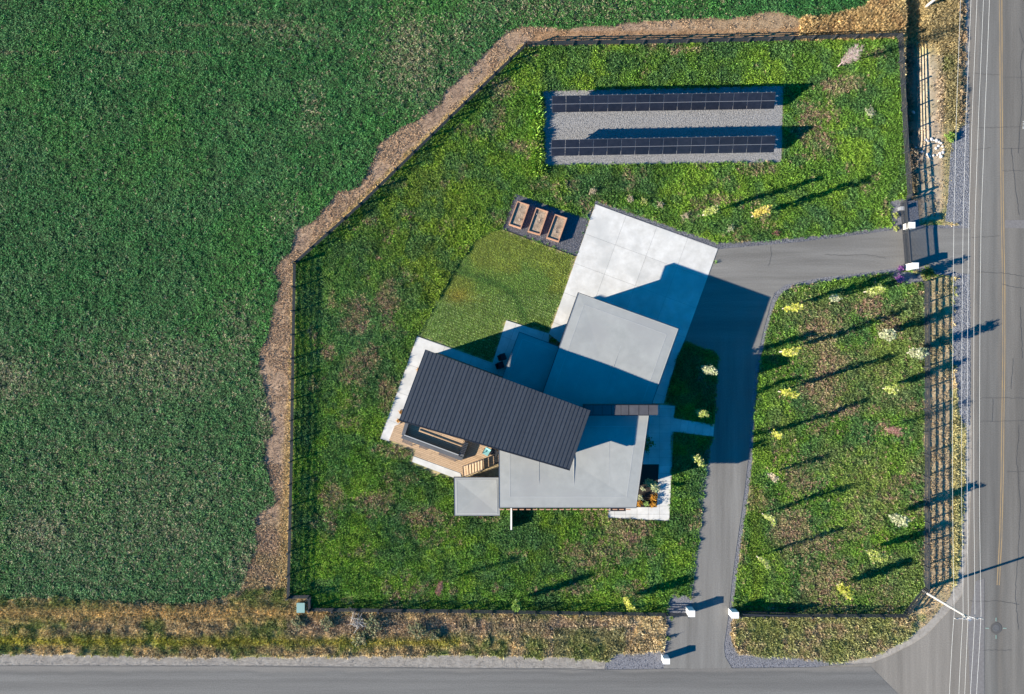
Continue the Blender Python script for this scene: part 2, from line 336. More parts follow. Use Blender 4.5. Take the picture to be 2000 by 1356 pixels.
# ------------------------------------------------------------------ ground sheet with a ditch
def gz(px, py):
    px = np.asarray(px, float); py = np.asarray(py, float)
    a = sstep(1765, 1776, px) * (1 - sstep(1793, 1816, px))
    f = 1 - sstep(268, 310, py)
    f2 = 1 - sstep(-60, -200, py)
    return -0.03 - 1.0 * a * f
def veg_class(px, py):
    """0 nothing, 1 crop, 2 rough grass, 3 dry brown strip, 4 lawn, 5 golden tall grass, 6 mixed verge"""
    wx = px + (fbm(px, py, 30, 5) - .5) * 14; wy = py + (fbm(px, py, 30, 9) - .5) * 14
    sx = px + rng.normal(0, 1.6, len(px)); sy = py + rng.normal(0, 1.6, len(px))
    c = np.full(len(px), 6)
    inf = inside(field, wx, wy); c[inf] = 1
    inl = inside(lot, px, py)
    west = (px < 1760) & (~inf) & (~inl) & ((px < 560 + 40) | (py < 600)) & (py < 1150)
    c[west] = 3
    c[(c == 6) & (py < 82) & (px > 1500) & (px < 1800)] = 5
    c[(c == 3) & (px > 1560 - 0 * py) & (py < 82)] = 5
    c[inl] = 2
    c[inside(lawn, px, py)] = 4
    isl = inside(grisland, px, py)
    for p in hard:
        for ox, oy in ((2, 0), (-2, 0), (0, 2), (0, -2)): c[inside(p, px + ox, py + oy) & ~inside([(1342, 640), (1410, 640), (1410, 845), (1342, 845)], px, py)] = 0
    for p in pavedlist: c[inside(p, sx, sy)] = 0
    c[isl & (c != 0) | inside(grisland, px - 1.5, py) & inside(grisland, px + 1.5, py + 1.5)] = 2
    gr2 = inside([(1312, 843), (1393, 853), (1381, 905), (1364, 1060), (1350, 1160), (1306, 1162), (1100, 1160), (1100, 1017), (1307, 1017)], px, py); c[gr2] = 2
    sh = inside(shoulderS, px, py + (fbm(px, py, 12, 3) - .5) * 9) | inside(shoulderE, px - (fbm(px, py, 14, 4) - .5) * 8, py); c[sh] = 0
    return c
dry_spots = [(1600, 660, 45, 60), (1600, 760, 50, 45), (1650, 800, 55, 20), (1560, 930, 50, 40), (1545, 1030, 50, 50), (1590, 1060, 60, 30), (1610, 1130, 60, 60), (1450, 1090, 14, 60), (1480, 980, 40, 30), (1740, 640, 40, 30),
             (1620, 700, 40, 40), (1700, 600, 40, 30), (760, 590, 30, 55), (690, 620, 40, 40), (700, 720, 40, 60), (650, 970, 30, 30), (740, 975, 40, 30), (830, 1010, 60, 30), (780, 880, 60, 20), (640, 690, 20, 20), (720, 700, 30, 40),
             (760, 760, 30, 30), (980, 180, 30, 30), (1345, 98, 40, 10), (1270, 92, 20, 14), (1640, 165, 50, 25), (1590, 250, 50, 60), (1470, 330, 50, 20), (1220, 1020, 60, 60), (1150, 1080, 80, 40), (960, 1010, 30, 16), (1400, 390, 50, 15), (1010, 290, 30, 20)]
field_dry = [(800, 105, 60, 75, .8), (300, 720, 150, 60, .55), (20, 740, 60, 50, .7), (80, 1040, 70, 40, .7), (330, 1040, 80, 30, .5), (560, 60, 90, 30, .35), (610, 210, 20, 60, .4), (560, 420, 30, 30, .3), (470, 640, 40, 70, .35),
             (250, 1000, 250, 150, .3), (1100, 15, 200, 25, .4), (900, 60, 60, 40, .3), (480, 1100, 40, 60, .5), (830, 160, 40, 50, .5), (890, 130, 50, 30, .3), (1000, 40, 60, 15, .3), (520, 800, 20, 90, .5)]
def blend(a, b, t): return a * (1 - t[:, None]) + np.array(b) * t[:, None]
def colour(px, py, c):
    n = len(px); out = np.zeros((n, 3))
    big = fbm(px, py, 160, 31); mid = fbm(px, py, 42, 41); fine = fbm(px, py, 11, 51, 2); tiny = rng.random(n)
    # crop
    f = np.tile(np.array([.056, .205, .050]), (n, 1))
    f = blend(f, (.082, .225, .066), sstep(.38, .72, mid)); f = blend(f, (.075, .250, .048), sstep(.45, .75, big))
    d = np.zeros(n)
    for x, y, rx, ry, s in field_dry: d = np.maximum(d, s * np.exp(-((px - x) / rx) ** 2 - ((py - y) / ry) ** 2))
    lowf = .35 * sstep(640, 800, py + (mid - .5) * 120)
    f = blend(f, (.105, .215, .075), lowf * 1.0); f *= (.8 + .4 * fbm(px, py, 9, 311, 2))[:, None] * .83
    f = blend(f, (.27, .24, .14), d * .35); f = blend(f, (.31, .27, .16), (tiny < d * .75 + .02) * .85)
    lines = (np.abs(py - 103 - (fine - .5) * 6) < 2) & (px < 480) & (mid > .42) | (np.abs(py - 50) < 2) & (px > 350) & (px < 560) & (mid > .45)
    f = blend(f, (.26, .22, .12), lines * .6)
    # rough grass
    g = np.tile(np.array([.145, .285, .042]), (n, 1))
    g = blend(g, (.225, .37, .045), sstep(.42, .7, mid)); g = blend(g, (.085, .19, .055), sstep(.5, .78, fbm(px, py, 60, 77)))
    hl = np.exp(-((px - 830) / 110) ** 2 - ((py - 400) / 110) ** 2) + np.exp(-((px - 840) / 90) ** 2 - ((py - 560) / 60) ** 2); g = blend(g, (.27, .34, .036), np.clip(hl, 0, 1) * .55)
    bl = np.exp(-((px - 690) / 90) ** 2 - ((py - 640) / 110) ** 2); g = blend(g, (.12, .255, .095), bl * .8)
    g = g * (.84 + .32 * fbm(px, py, 22, 301, 3))[:, None]; g = blend(g, (.10, .22, .075), .6 * sstep(.52, .66, fbm(px, py, 26, 333, 3)))
    d = np.zeros(n)
    for x, y, rx, ry in dry_spots: d = np.maximum(d, np.exp(-((px - x) / rx) ** 2 - ((py - y) / ry) ** 2))
    t = sstep(.46, .86, d * .55 + fbm(px, py, 28, 88) * .60)
    t = np.maximum(t, .6 * sstep(.62, .8, fbm(px, py, 36, 99)))
    drycol = blend(np.tile(np.array([.36, .30, .16]), (n, 1)), (.38, .26, .17), sstep(.45, .65, fbm(px, py, 20, 12)))
    east = sstep(1480, 1540, px) * sstep(540, 600, py); g = blend(g, (.27, .26, .12), .38 * east * sstep(.35, .6, fbm(px, py, 70, 404)) + .4 * t)
    k = (tiny < t * .62 + .05 * east).astype(float)
    g = g * (1 - k[:, None]) + drycol * k[:, None]
    edge = sstep(1452, 1474, px) * (1 - sstep(1474, 1500, px)) * sstep(850, 1000, py)
    g = blend(g, (.20, .27, .03), edge * .5)
    # brown strip
    b = np.tile(np.array([.48, .33, .21]), (n, 1)); b = blend(b, (.36, .25, .175), sstep(.4, .7, mid)); b = blend(b, (.42, .30, .19), sstep(.5, .8, fine) * .6)
    # distance to fence line: golden edge
    dl = np.minimum(np.where(py > 510, np.abs(px - (576 - (py - 516) * .018)), 999), np.where((py < 520) & (py > 88), np.abs((px - 580) * .6909 + (py - 515) * .7230), 999))
    gold = (1 - sstep(3, 9 + 26 * sstep(640, 1150, py), dl + (fine - .5) * 12))
    b = blend(b, (.64, .46, .20), gold); b = blend(b, (.56, .42, .20), sstep(980, 1120, py) * .8 * sstep(.35, .6, mid))
    topr = sstep(1150, 1560, px) * (py < 90); b = blend(b, (.40, .29, .16), topr * .5)
    rust = (py > 62 - (px - 1024) * .012) & (py < 95) & (px > 1040); b = blend(b, (.36, .20, .09), rust * .6)
    # lawn
    l = np.tile(np.array([.135, .265, .034]), (n, 1)); l = blend(l, (.25, .30, .030), sstep(.35, .65, fbm(px, py, 50, 61)) * np.where(py < 590, 1, .3) * .9 + .1)
    v = (px - 815) * -.347 + (py - 657) * .938; uu = (px - 815) * .938 + (py - 657) * .347
    ed = np.where(uu < 30 + 12 * fine, uu, v); st = (np.sin(ed * 1.15 + 1.5 * fbm(px, py, 60, 66)) * .5 + .5) ** 2; l = blend(l, (.33, .46, .15), st * np.where(py > 575, .9, .4)); l = blend(l, (.07, .16, .02), (1 - st) * np.where(py > 575, .35, .25))
    tr = [(862, 522), (900, 532), (940, 545), (975, 556), (1002, 575), (1018, 605), (1030, 640)]; da = np.full(n, 99.)
    for (ax, ay), (bx, by) in zip(tr[:-1], tr[1:]):
        tt = np.clip(((px - ax) * (bx - ax) + (py - ay) * (by - ay)) / ((bx - ax) ** 2 + (by - ay) ** 2), 0, 1); da = np.minimum(da, np.hypot(px - ax - tt * (bx - ax), py - ay - tt * (by - ay)))
    l = blend(l, (.06, .165, .028), np.exp(-(da / 8) ** 2) * .8)
    l = blend(l, (.36, .26, .03), .6 * np.exp(-((px - 895) / 22) ** 2 - ((py - 578) / 14) ** 2))
    # golden tall
    gt = np.tile(np.array([.58, .42, .20]), (n, 1)); gt = blend(gt, (.46, .31, .15), sstep(.45, .7, mid)); gt = blend(gt, (.60, .52, .25), sstep(.55, .8, big))
    # verge
    m = np.tile(np.array([.46, .36, .21]), (n, 1)); m = blend(m, (.25, .28, .09), sstep(.46, .64, mid))
    m = blend(m, (.56, .43, .22), sstep(.5, .7, fine) * .7)
    bl1 = (px < 640) & (py > 1150)
    m = blend(m, (.66, .50, .25), np.where(bl1, np.exp(-((py - 1196) / 13) ** 2) + 0, 0) * .9)
    m = blend(m, (.40, .37, .055), np.where(px < 900, np.exp(-((py - 1251 - px * .002) / 9) ** 2), 0) * .85)
    m = blend(m, (.45, .34, .25), np.where((px > 560) & (px < 1240), np.exp(-((py - 1222) / 20) ** 2), 0) * .7)
    m = blend(m, (.62, .50, .30), np.where((px > 1190) & (px < 1300) & (py > 1190), sstep(.35, .5, mid), 0) * .8)
    m = blend(m, (.13, .19, .05), np.where((px > 1080) & (px < 1220) & (py > 1225), 1., 0.) * .5)
    m = blend(m, (.27, .29, .11), np.where((px > 1436) & (py > 1200), sstep(.3, .55, fine), 0) * .8)
    e = (px > 1806) & (px < 1860) & (py > 540); m = blend(m, (.40, .30, .19), e * .7)
    e = (px >= 1858) & (py > 760); m = blend(m, (.38, .36, .15), e * .7)
    e = (px > 1795) & (py > 100) & (py < 430); m = blend(m, (.40, .32, .24), e * (1 - sstep(1835, 1845, px)) * .8); m = blend(m, (.27, .25, .12), e * sstep(1838, 1850, px) * .7)
    e = (px > 1768) & (px < 1800) & (py < 430); m = blend(m, (.24, .18, .13), e * .8)
    e = (px > 1795) & (py <= 110); m = blend(m, (.36, .29, .14), e * .7)
    m = blend(m, (.46, .31, .20), (px > 1870) * (py < 240) * .6)
    for i, a in ((1, f), (2, g), (3, b), (4, l), (5, gt), (6, m)):
        k = c == i; out[k] = a[k]
    out[c == 0] = (.20, .17, .14)
    out *= (1 + (fine[:, None] - .5) * .5)
    return out

def build_ground():
    xs = np.concatenate([[-12000, -5000, -1500], np.arange(-400, 2401, 7), [3500, 7000, 14000]]).astype(float)
    ys = np.concatenate([[-12000, -5000, -1500], np.arange(-350, 1751, 7), [3000, 6500, 13000]]).astype(float)
    X, Y = np.meshgrid(xs, ys); x = X.ravel(); y = Y.ravel(); nx, ny = len(xs), len(ys)
    z = gz(x, y); z[(x < -400) | (x > 2400)] = -.03
    co = np.stack([(x - 1000) / S, (678 - y) / S, z], 1)
    i = np.arange(nx * ny).reshape(ny, nx)
    fc = np.stack([i[1:, :-1], i[1:, 1:], i[:-1, 1:], i[:-1, :-1]], -1).reshape(-1, 4)
    me = bpy.data.meshes.new('ground'); me.vertices.add(len(co)); me.vertices.foreach_set('co', co.ravel())
    me.loops.add(fc.size); me.loops.foreach_set('vertex_index', fc.ravel()); me.polygons.add(len(fc))
    me.polygons.foreach_set('loop_start', np.arange(0, fc.size, 4)); me.polygons.foreach_set('loop_total', np.full(len(fc), 4)); me.update()
    c = veg_class(x, y); rgb = colour(x, y, np.where(c == 0, 6, c))
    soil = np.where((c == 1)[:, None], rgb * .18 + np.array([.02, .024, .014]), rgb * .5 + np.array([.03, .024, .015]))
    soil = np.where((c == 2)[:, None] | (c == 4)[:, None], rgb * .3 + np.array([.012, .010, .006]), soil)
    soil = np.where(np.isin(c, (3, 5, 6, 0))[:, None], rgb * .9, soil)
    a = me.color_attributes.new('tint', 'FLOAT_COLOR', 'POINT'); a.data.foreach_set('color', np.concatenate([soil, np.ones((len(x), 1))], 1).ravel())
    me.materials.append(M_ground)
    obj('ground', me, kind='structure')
build_ground()

def sheet(name, poly, z, m, **k):
    p = WP(poly)
    if area(p) < 0: p = p[::-1]
    return obj(name, MB().poly([(x, y, z) for x, y in p], [list(range(len(p)))]).mesh(name, m), **k)
sheet('shoulder_verge', shoulderS, -.022, M_dirt, kind='structure')
sheet('shoulder_verge', shoulderE, -.023, M_dirt, kind='structure')
sheet('gravel_border', northborder, -.014, M_gravdk, kind='structure')
sheet('gravel_border', driveborder, -.018, M_gravdk, kind='structure')
sheet('gravel_border', gateg, -.013, M_gravdk, kind='structure'); sheet('gravel_border', gates, -.009, M_gravdk, kind='structure')
sheet('gravel_shoulder', gravE, -.010, M_grav, kind='structure')
sheet('gravel_pad', solarpad, -.012, M_gravwarm, kind='structure')
sheet('gravel_pad', garden, -.008, M_gravdk, kind='structure')
sheet('driveway', drive, .006, M_drive, kind='structure')
rd = sheet('road', roadE, .002, M_asph, kind='structure')
sheet('side_road', roadS, .012, M_asph_h, kind='structure')
sheet('planting_bed', planter, .004, M_mulch, kind='structure')
sheet('planting_bed', [(826, 690), (834, 692), (782, 838), (770, 836)], .044, M_mulch, kind='structure')

# gravel stones lying on the beds of gravel: real pebbles
def pebbles(name, polys, n, smin, smax, m, zoff, lim=None):
    rs = np.random.default_rng(len(name) + n); V = []; F = []
    base = np.array([(1, 0, 0), (-.5, .87, 0), (-.5, -.87, 0), (0, 0, .9)])
    k = 0
    for poly in polys:
        xs = [p[0] for p in poly]; ys = [p[1] for p in poly]
        x = rs.uniform(min(xs), max(xs), n); y = rs.uniform(min(ys), max(ys), n); ok = inside(poly, x, y)
        for q in (drive, pad, roadE, roadS):
            if q is not poly: ok &= ~inside(q, x, y)
        x = x[ok]; y = y[ok]; s = rs.uniform(smin, smax, len(x)); t = rs.uniform(0, 6.28, len(x))
        ct, st = np.cos(t), np.sin(t)
        bx = (base[None, :, 0] * ct[:, None] - base[None, :, 1] * st[:, None]) * s[:, None] + ((x - 1000) / S)[:, None]
        by = (base[None, :, 0] * st[:, None] + base[None, :, 1] * ct[:, None]) * s[:, None] + ((678 - y) / S)[:, None]
        bz = base[None, :, 2] * s[:, None] + zoff
        V.append(np.stack([bx, by, bz], -1).reshape(-1, 3))
        i = np.arange(len(x))[:, None, None] * 4 + k; F.append((i + np.array([[0, 1, 3], [1, 2, 3], [2, 0, 3]])).reshape(-1, 3)); k += len(x) * 4
    V = np.concatenate(V); F = np.concatenate(F)
    me = bpy.data.meshes.new(name); me.vertices.add(len(V)); me.vertices.foreach_set('co', V.ravel()); me.loops.add(F.size); me.loops.foreach_set('vertex_index', F.ravel())
    me.polygons.add(len(F)); me.polygons.foreach_set('loop_start', np.arange(0, F.size, 3)); me.polygons.foreach_set('loop_total', np.full(len(F), 3)); me.update(); me.materials.append(m)
    return obj(name, me, label='loose crushed stone spread over ' + ('the bed under the solar rows' if 'solar' in name else 'the garden bed pad and driveway edges' if 'drive' in name else 'the road shoulder'), cat='gravel', kind='stuff')
pebbles('solar_bed_stones', [solarpad], 17000, .02, .05, M_gravwarm, -.012)
pebbles('driveway_edge_stones', [driveborder, garden, northborder], 30000, .03, .07, M_gravdk, -.016)
pebbles('roadside_stones', [gravE], 22000, .03, .07, M_grav, -.012)

pebbles('verge_edge_grit', [shoulderS, shoulderE], 30000, .02, .05, M_dirt, -.024)
# painted marks, sealed cracks, manhole
def strip(pts, w):
    mb = MB(); P = [Vector(W(*p)[:2]) for p in pts]
    vs = []
    for i, p in enumerate(P):
        d = (P[min(i + 1, len(P) - 1)] - P[max(i - 1, 0)]).normalized(); nrm = Vector((-d.y, d.x)) * w / 2
        vs += [(p.x - nrm.x, p.y - nrm.y), (p.x + nrm.x, p.y + nrm.y)]
    return vs
def strip_obj(name, pts, w, z, m, parent=None, **k):
    vs = strip(pts, w); fs = [[2 * i + 1, 2 * i, 2 * i + 2, 2 * i + 3] for i in range(len(pts) - 1)]
    me = bpy.data.meshes.new(name); me.from_pydata([(x, y, z) for x, y in vs], [], fs); me.materials.append(m)
    return obj(name, me, parent, **k)
cl = [(1953, -300), (1954, 0), (1955, 200), (1957, 400), (1960, 560), (1960, 700), (1958, 830), (1957, 930), (1954, 1050), (1949, 1143)]
strip_obj('centre_line', [(x - 1.8, y) for x, y in cl], .10, .007, M_yel, kind='structure')
strip_obj('centre_line', [(x + 2.4, y) for x, y in cl], .10, .007, M_yel, kind='structure')
cr = MB()
def crack(pts, w=.042):
    q = []
    for i in range(len(pts) - 1):
        a, b = pts[i], pts[i + 1]; n = max(2, int(math.hypot(a[0] - b[0], a[1] - b[1]) / 6))
        for j in range(n): t = j / n; q.append((a[0] + (b[0] - a[0]) * t + R.uniform(-1, 1) * .9, a[1] + (b[1] - a[1]) * t + R.uniform(-1, 1) * .9))
    q.append(pts[-1]); vs = strip(q, w)
    cr.poly([(x, y, .0165) for x, y in vs], [[2 * i + 1, 2 * i, 2 * i + 2, 2 * i + 3] for i in range(len(q) - 1)])
for p in ([(1900, 144), (1952, 147)], [(1958, 152), (2100, 150)], [(1908, 250), (1995, 248)], [(1905, 292), (1935, 289)], [(1958, 291), (2080, 288)], [(1958, 334), (2060, 334)], [(1990, 54), (2000, 90), (1992, 120), (1996, 190), (1988, 300)],
          [(1975, 290), (1982, 365), (1990, 420)], [(1898, 464), (1952, 461)], [(1906, 532), (1955, 533), (2000, 540)], [(1958, 556), (2000, 564)], [(1913, 778), (2060, 778)], [(1914, 823), (2100, 822)], [(1939, 778), (1937, 823)],
          [(1966, 922), (2000, 921)], [(1992, 600), (1996, 700)], [(1990, 830), (1985, 900), (1992, 980), (1988, 1080), (1982, 1160), (1988, 1230)], [(1895, 1174), (1950, 1174), (1990, 1181)], [(1918, 1270), (1975, 1270)], [(1978, 700), (1974, 760)],
          [(1505, 480), (1507, 500), (1500, 520)], [(1610, 497), (1650, 500), (1690, 497), (1730, 505)], [(2010, 100), (2014, 500), (2006, 900), (2012, 1300)]):
    crack(p)
for p in ([(0, 1301), (180, 1302), (420, 1301)], [(480, 1302), (900, 1306)], [(930, 1306), (1180, 1309)]): crack(p, .04)
obj('crack_sealer', cr.mesh('crack_sealer', M_tar), label='dark thin lines of tar sealing the cracks of the road', cat='road repair', kind='stuff')
patchm = mat('asphalt_patch', (.15, .14, .135), (.19, .18, .175), scale=4, rough=.95)
sheet('patch_repair', [(1905, 1135), (1922, 1130), (1922, 1400), (1895, 1400), (1890, 1230)], .0155, patchm, kind='structure')
sheet('patch_repair', [(1962, 430), (2050, 430), (2050, 447), (1962, 446)], .0145, patchm, kind='structure')
mh = empty('manhole', W(1945, 1227, .018), label='round iron manhole cover set in the side of the road junction', cat='manhole')
def disc(c, r, z0, z1, n=20): return MB().prism([(c[0] + r * math.cos(2 * math.pi * i / n), c[1] + r * math.sin(2 * math.pi * i / n)) for i in range(n)], z0, z1)
c0 = W(1945, 1227); disc(c0, .62, .016, .024).build('collar', M_tar, mh); disc(c0, .38, .024, .034).build('cover', M_iron, mh)
for a in range(4):
    d = Vector((math.cos(a * 1.5708), math.sin(a * 1.5708)))
    b = MB(); p0 = Vector(c0[:2]) + d * .75; p1 = Vector(c0[:2]) + d * 1.15; n = Vector((-d.y, d.x)) * .035
    b.prism([tuple(p0 - n), tuple(p1 - n), tuple(p1 + n), tuple(p0 + n)], .016, .022).build('paint_mark', mat('survey_paint', (.26, .38, .33)) if a == 0 else bpy.data.materials['survey_paint'], mh)
pm = MB()
for y0 in (238, 242, 246): pm.box((W(2000, y0)[0], W(2000, y0)[1], .018), (.32, .12, .006))
pm.box((W(1998, 248)[0], W(1998, 248)[1], .018), (.1, .5, .006)); pm.box((W(2003, 240)[0], W(2003, 240)[1], .018), (.1, .5, .006))
obj('road_marking', pm.mesh('road_marking', M_white), kind='structure')

# ------------------------------------------------------------------ concrete
DA = (.938, .347)
def paved(name, poly, org, dr, pa, pb, **k):
    z1 = k.pop('z1', .045)
    p = WP(poly); base = obj(name, MB().prism(p, -.1, z1 - .025).mesh(name, M_concbase), kind='structure')
    panelize(poly, org, dr, pa, pb, .02, z1 - .025, z1, 'concrete_slab', M_conc, base, jit=.002)
paved('concrete_apron', pad, (1163, 399), DA, 3.55, 3.4)
paved('entry_walk', [(1272, 790), (1318, 793), (1307, 1017), (1188, 1011), (1190, 975), (1236, 991), (1283, 991), (1287, 907), (1250, 907), (1240, 860)], (1288, 830), (0, 1), .88, 1.22)
paved('garden_path', path, (1316, 817), (79, 12), .82, 3.0, z1=.05)
paved('patio_paving', patio, (815, 657), DA, 3.2, 3.2)
paved('concrete_kerb', [(808, 891), (899, 924), (901, 931), (886, 933), (805, 902)], (808, 891), (91, 33), 6, 3, z1=.12)

# ------------------------------------------------------------------ house
house = empty('modern_house', (0, 0, 0), label='sprawling modern house with flat grey roofs and one dark standing seam roof', cat='house')
def inset(poly, d):
    n = len(poly); out = []; s = 1 if area(poly) > 0 else -1
    for i in range(n):
        p0, p1, p2 = Vector(poly[i - 1]), Vector(poly[i]), Vector(poly[(i + 1) % n])
        e1 = (p1 - p0).normalized(); e2 = (p2 - p1).normalized(); n1 = Vector((-e1.y, e1.x)) * s; n2 = Vector((-e2.y, e2.x)) * s
        b = (n1 + n2); b = b / max(.3, b.dot(n1)); out.append(tuple(p1 + b * d))
    return out
def flat_roof(name, poly, z, over=.9, thick=.38, ring=1.0, fall=.07, walls=True, wm=None):
    P = WP(poly, z)
    if area(P) < 0: P = P[::-1]
    rf = MB().prism(P, z - thick, z - .26).build(name, M_trim, house)
    n = len(P); I = inset(P, .05); J = inset(P, ring); c = (sum(p[0] for p in J) / n, sum(p[1] for p in J) / n)
    v = [(x, y, z) for x, y in I] + [(x, y, z + .016) for x, y in J] + [(c[0], c[1], z + .016 - fall)]
    f = [[i, (i + 1) % n, n + (i + 1) % n, n + i] for i in range(n)] + [[n + i, n + (i + 1) % n, 2 * n] for i in range(n)]
    MB().poly(v, f).build('roof_membrane', M_memb, rf)
    fl = MB(); K = inset(P, .045)
    for i in range(n):
        j = (i + 1) % n; fl.prism([P[i], P[j], K[j], K[i]], z - .259, z + .03)
    fl.build('roof_edge_trim', M_dark, rf)
    fl = MB(); K1 = inset(P, .05); K2 = inset(P, .085)
    for i in range(n):
        j = (i + 1) % n; fl.prism([K1[i], K1[j], K2[j], K2[i]], z - .02, z + .022)
    fl.build('roof_edge_flashing', M_ltrim, rf)
    # membrane laps
    for i in range(n):
        a, b = J[i], J[(i + 1) % n]; m = MB(); d = Vector((b[0] - a[0], b[1] - a[1])).normalized(); q = Vector((-d.y, d.x)) * .025
        m.prism([(a[0] - q.x, a[1] - q.y), (b[0] - q.x, b[1] - q.y), (b[0] + q.x, b[1] + q.y), (a[0] + q.x, a[1] + q.y)], z + .005, z + .024); m.build('membrane_seam', M_membseam, rf)
    if walls: MB().prism(inset(P, over), -.1, z - thick).build('wall', wm or M_wall, house)
    return P, J, rf
gar = [(1129, 571), (1326, 642), (1273, 790), (1266, 812), (1058, 812), (1055, 780)]
PG, JG, rg = flat_roof('garage_roof', gar, 4.25)
def laps(rf, poly, z, org, dr, pitch, w=.03):
    Pj = WP(poly, z); o = W(org[0], org[1], z)[:2]; L = math.hypot(*dr); a = Vector((dr[0] / L, -dr[1] / L)); b = Vector((-a.y, a.x))
    vs = [(Vector(p) - Vector(o)).dot(b) for p in Pj]
    for j in range(math.ceil(min(vs) / pitch), math.floor(max(vs) / pitch) + 1):
        c0 = Vector(o) + b * (j * pitch); cell = [tuple(c0 - a * 60 - b * w / 2), tuple(c0 + a * 60 - b * w / 2), tuple(c0 + a * 60 + b * w / 2), tuple(c0 - a * 60 + b * w / 2)]
        c = clip(Pj if area(Pj) > 0 else Pj[::-1], cell)
        if len(c) > 2: MB().prism(c, z - .24, z - .01).build('membrane_seam', M_membseam, rf)
main = [(973, 840), (1268, 811), (1243, 992.5), (975, 992.5)]
PM, JM, rm = flat_roof('main_roof', [(973, 811), (1268, 811), (1243, 992.5), (974, 992.5)], 5.1, over=.8, ring=1.15, fall=.12)
laps(rg, [(1140, 590), (1312, 650), (1262, 790), (1085, 762)], 4.245, (1129, 571), (-67, 191), 3.0)
laps(rm, [(985, 830), (1250, 830), (1230, 980), (985, 980)], 5.09, (1190, 811), (0, 1), 3.6)
link = [(1014, 648), (1100, 680), (1070, 775), (975, 752)]
PL, JL, rl = flat_roof('link_roof', link, 3.3, over=.5, ring=.6)
st = [(886, 932), (975, 932), (977, 1008), (887, 1008)]
PS, JS, rs_ = flat_roof('stair_roof', st, 3.3, over=.7, thick=.3, ring=.3, fall=.075)
# gutter brackets along the south eave, seen as a broken line
for x in range(980, 1240, 13):
    p = W(x, 995, 4.9); MB().box((p[0], p[1], 4.93), (.45, .10, .1)).build('gutter_bracket', M_cedar, rm)
MB().prism(WP([(1192, 992), (1222, 992), (1222, 998.5), (1192, 998.5)], 2.9), 2.8, 2.9).build('door_canopy', M_trim, house)

# standing seam roof: pans one by one
ZN, ZS = 7.2, 7.8
A, B, C_, D_ = (831, 683), (1153, 802), (1113, 917), (780, 820)
NW, NE, SE, SW = Vector(W(*A, ZN)), Vector(W(*B, ZN)), Vector(W(*C_, ZS)), Vector(W(*D_, ZS))
mr_ = MB()
dn = Vector((0, 0, -.34)); dn2 = Vector((0, 0, -.03))
mr_.poly([NW + dn2, SW + dn2, SE + dn2, NE + dn2, NW + dn, SW + dn, SE + dn, NE + dn], [[0, 1, 2, 3], [7, 6, 5, 4], [0, 4, 5, 1], [1, 5, 6, 2], [2, 6, 7, 3], [3, 7, 4, 0]])
metal = mr_.build('metal_roof', M_trim, house)
NP = 45
for i in range(NP):
    t0, t1 = i / NP, (i + 1) / NP - .0012
    a, b, c, d = NW.lerp(NE, t0), SW.lerp(SE, t0), SW.lerp(SE, t1), NW.lerp(NE, t1)
    up = Vector((0, 0, .0)); lo = Vector((0, 0, -.029))
    MB().poly([a + up, b + up, c + up, d + up, a + lo, b + lo, c + lo, d + lo], [[0, 1, 2, 3], [0, 4, 5, 1], [1, 5, 6, 2], [2, 6, 7, 3], [3, 7, 4, 0]]).build('roof_panel', M_metal, metal)
for i in range(NP + 1):
    a, b = NW.lerp(NE, i / NP), SW.lerp(SE, i / NP); e = (NE - NW).normalized() * .016; u = Vector((0, 0, .026))
    MB().poly([a - e, b - e, b + e, a + e, a - e + u, b - e + u, b + e + u, a + e + u], [[4, 5, 6, 7], [0, 1, 5, 4], [1, 2, 6, 5], [2, 3, 7, 6], [3, 0, 4, 7]]).build('seam', M_rib, metal)
MB().poly([SW + Vector((0, -.13, .02)), SE + Vector((0, -.13, .02)), SE + Vector((0, 0, .02)), SW + Vector((0, 0, .02)), SW + Vector((0, -.13, -.13)), SE + Vector((0, -.13, -.13)), SE + Vector((0, 0, -.13)), SW + Vector((0, 0, -.13))],
          [[0, 1, 2, 3], [4, 7, 6, 5], [0, 4, 5, 1], [1, 5, 6, 2], [3, 7, 4, 0]]).build('eave_gutter', M_dark, metal)
# the volumes under it
def q(px, py, z): return W(px, py, z)[:2]
lowv = [q(834, 690, 7.2), q(1148, 806, 7.2), q(1108, 905, 7.8), q(975, 868, 7.8), q(960, 850, 7.8), q(800, 800, 7.8)]
MB().prism([q(842, 690, 7.2), q(1146, 803, 7.2), q(1100, 905, 7.7), q(960, 858, 7.7), q(800, 790, 7.7)], -.1, 4.1).build('wall', M_wall, house)
wlist = [q(960, 745, 7.2), q(1140, 808, 7.2), q(1095, 902, 7.8), q(925, 838, 7.8)]
MB().prism(wlist, 4.1, [6.86, 6.86, 7.4, 7.4] if area(wlist) > 0 else [6.86, 6.86, 7.4, 7.4]).build('wall', M_wall, house)
# window parts on the walls (seen only from the side)
def win(p, q_, z0, z1, name='window'):
    p = Vector(p); q_ = Vector(q_); d = (q_ - p).normalized(); n = Vector((d.y, -d.x)) * .04
    f = MB().prism([tuple(p - n), tuple(q_ - n), tuple(q_ + n), tuple(p + n)], z0, z1).build(name, M_trim, house)
    a = p + d * .08; b = q_ - d * .08; n2 = n * 1.25
    MB().prism([tuple(a - n2), tuple(b - n2), tuple(b + n2), tuple(a + n2)], z0 + .08, z1 - .08).build('pane', M_glass, f)
GI = inset(PG, .9)
gw = [Vector(p) for p in GI]
def edge_pts(P, i, t0, t1): a, b = Vector(P[i]), Vector(P[(i + 1) % len(P)]); return a.lerp(b, t0), a.lerp(b, t1)
for i in range(len(GI)):
    if (Vector(GI[i]) - Vector(GI[(i + 1) % len(GI)])).length > 6: 
        for t in (.1, .4, .7): win(*edge_pts(GI, i, t, t + .2), .4, 2.9)
MI = inset(PM, .8)
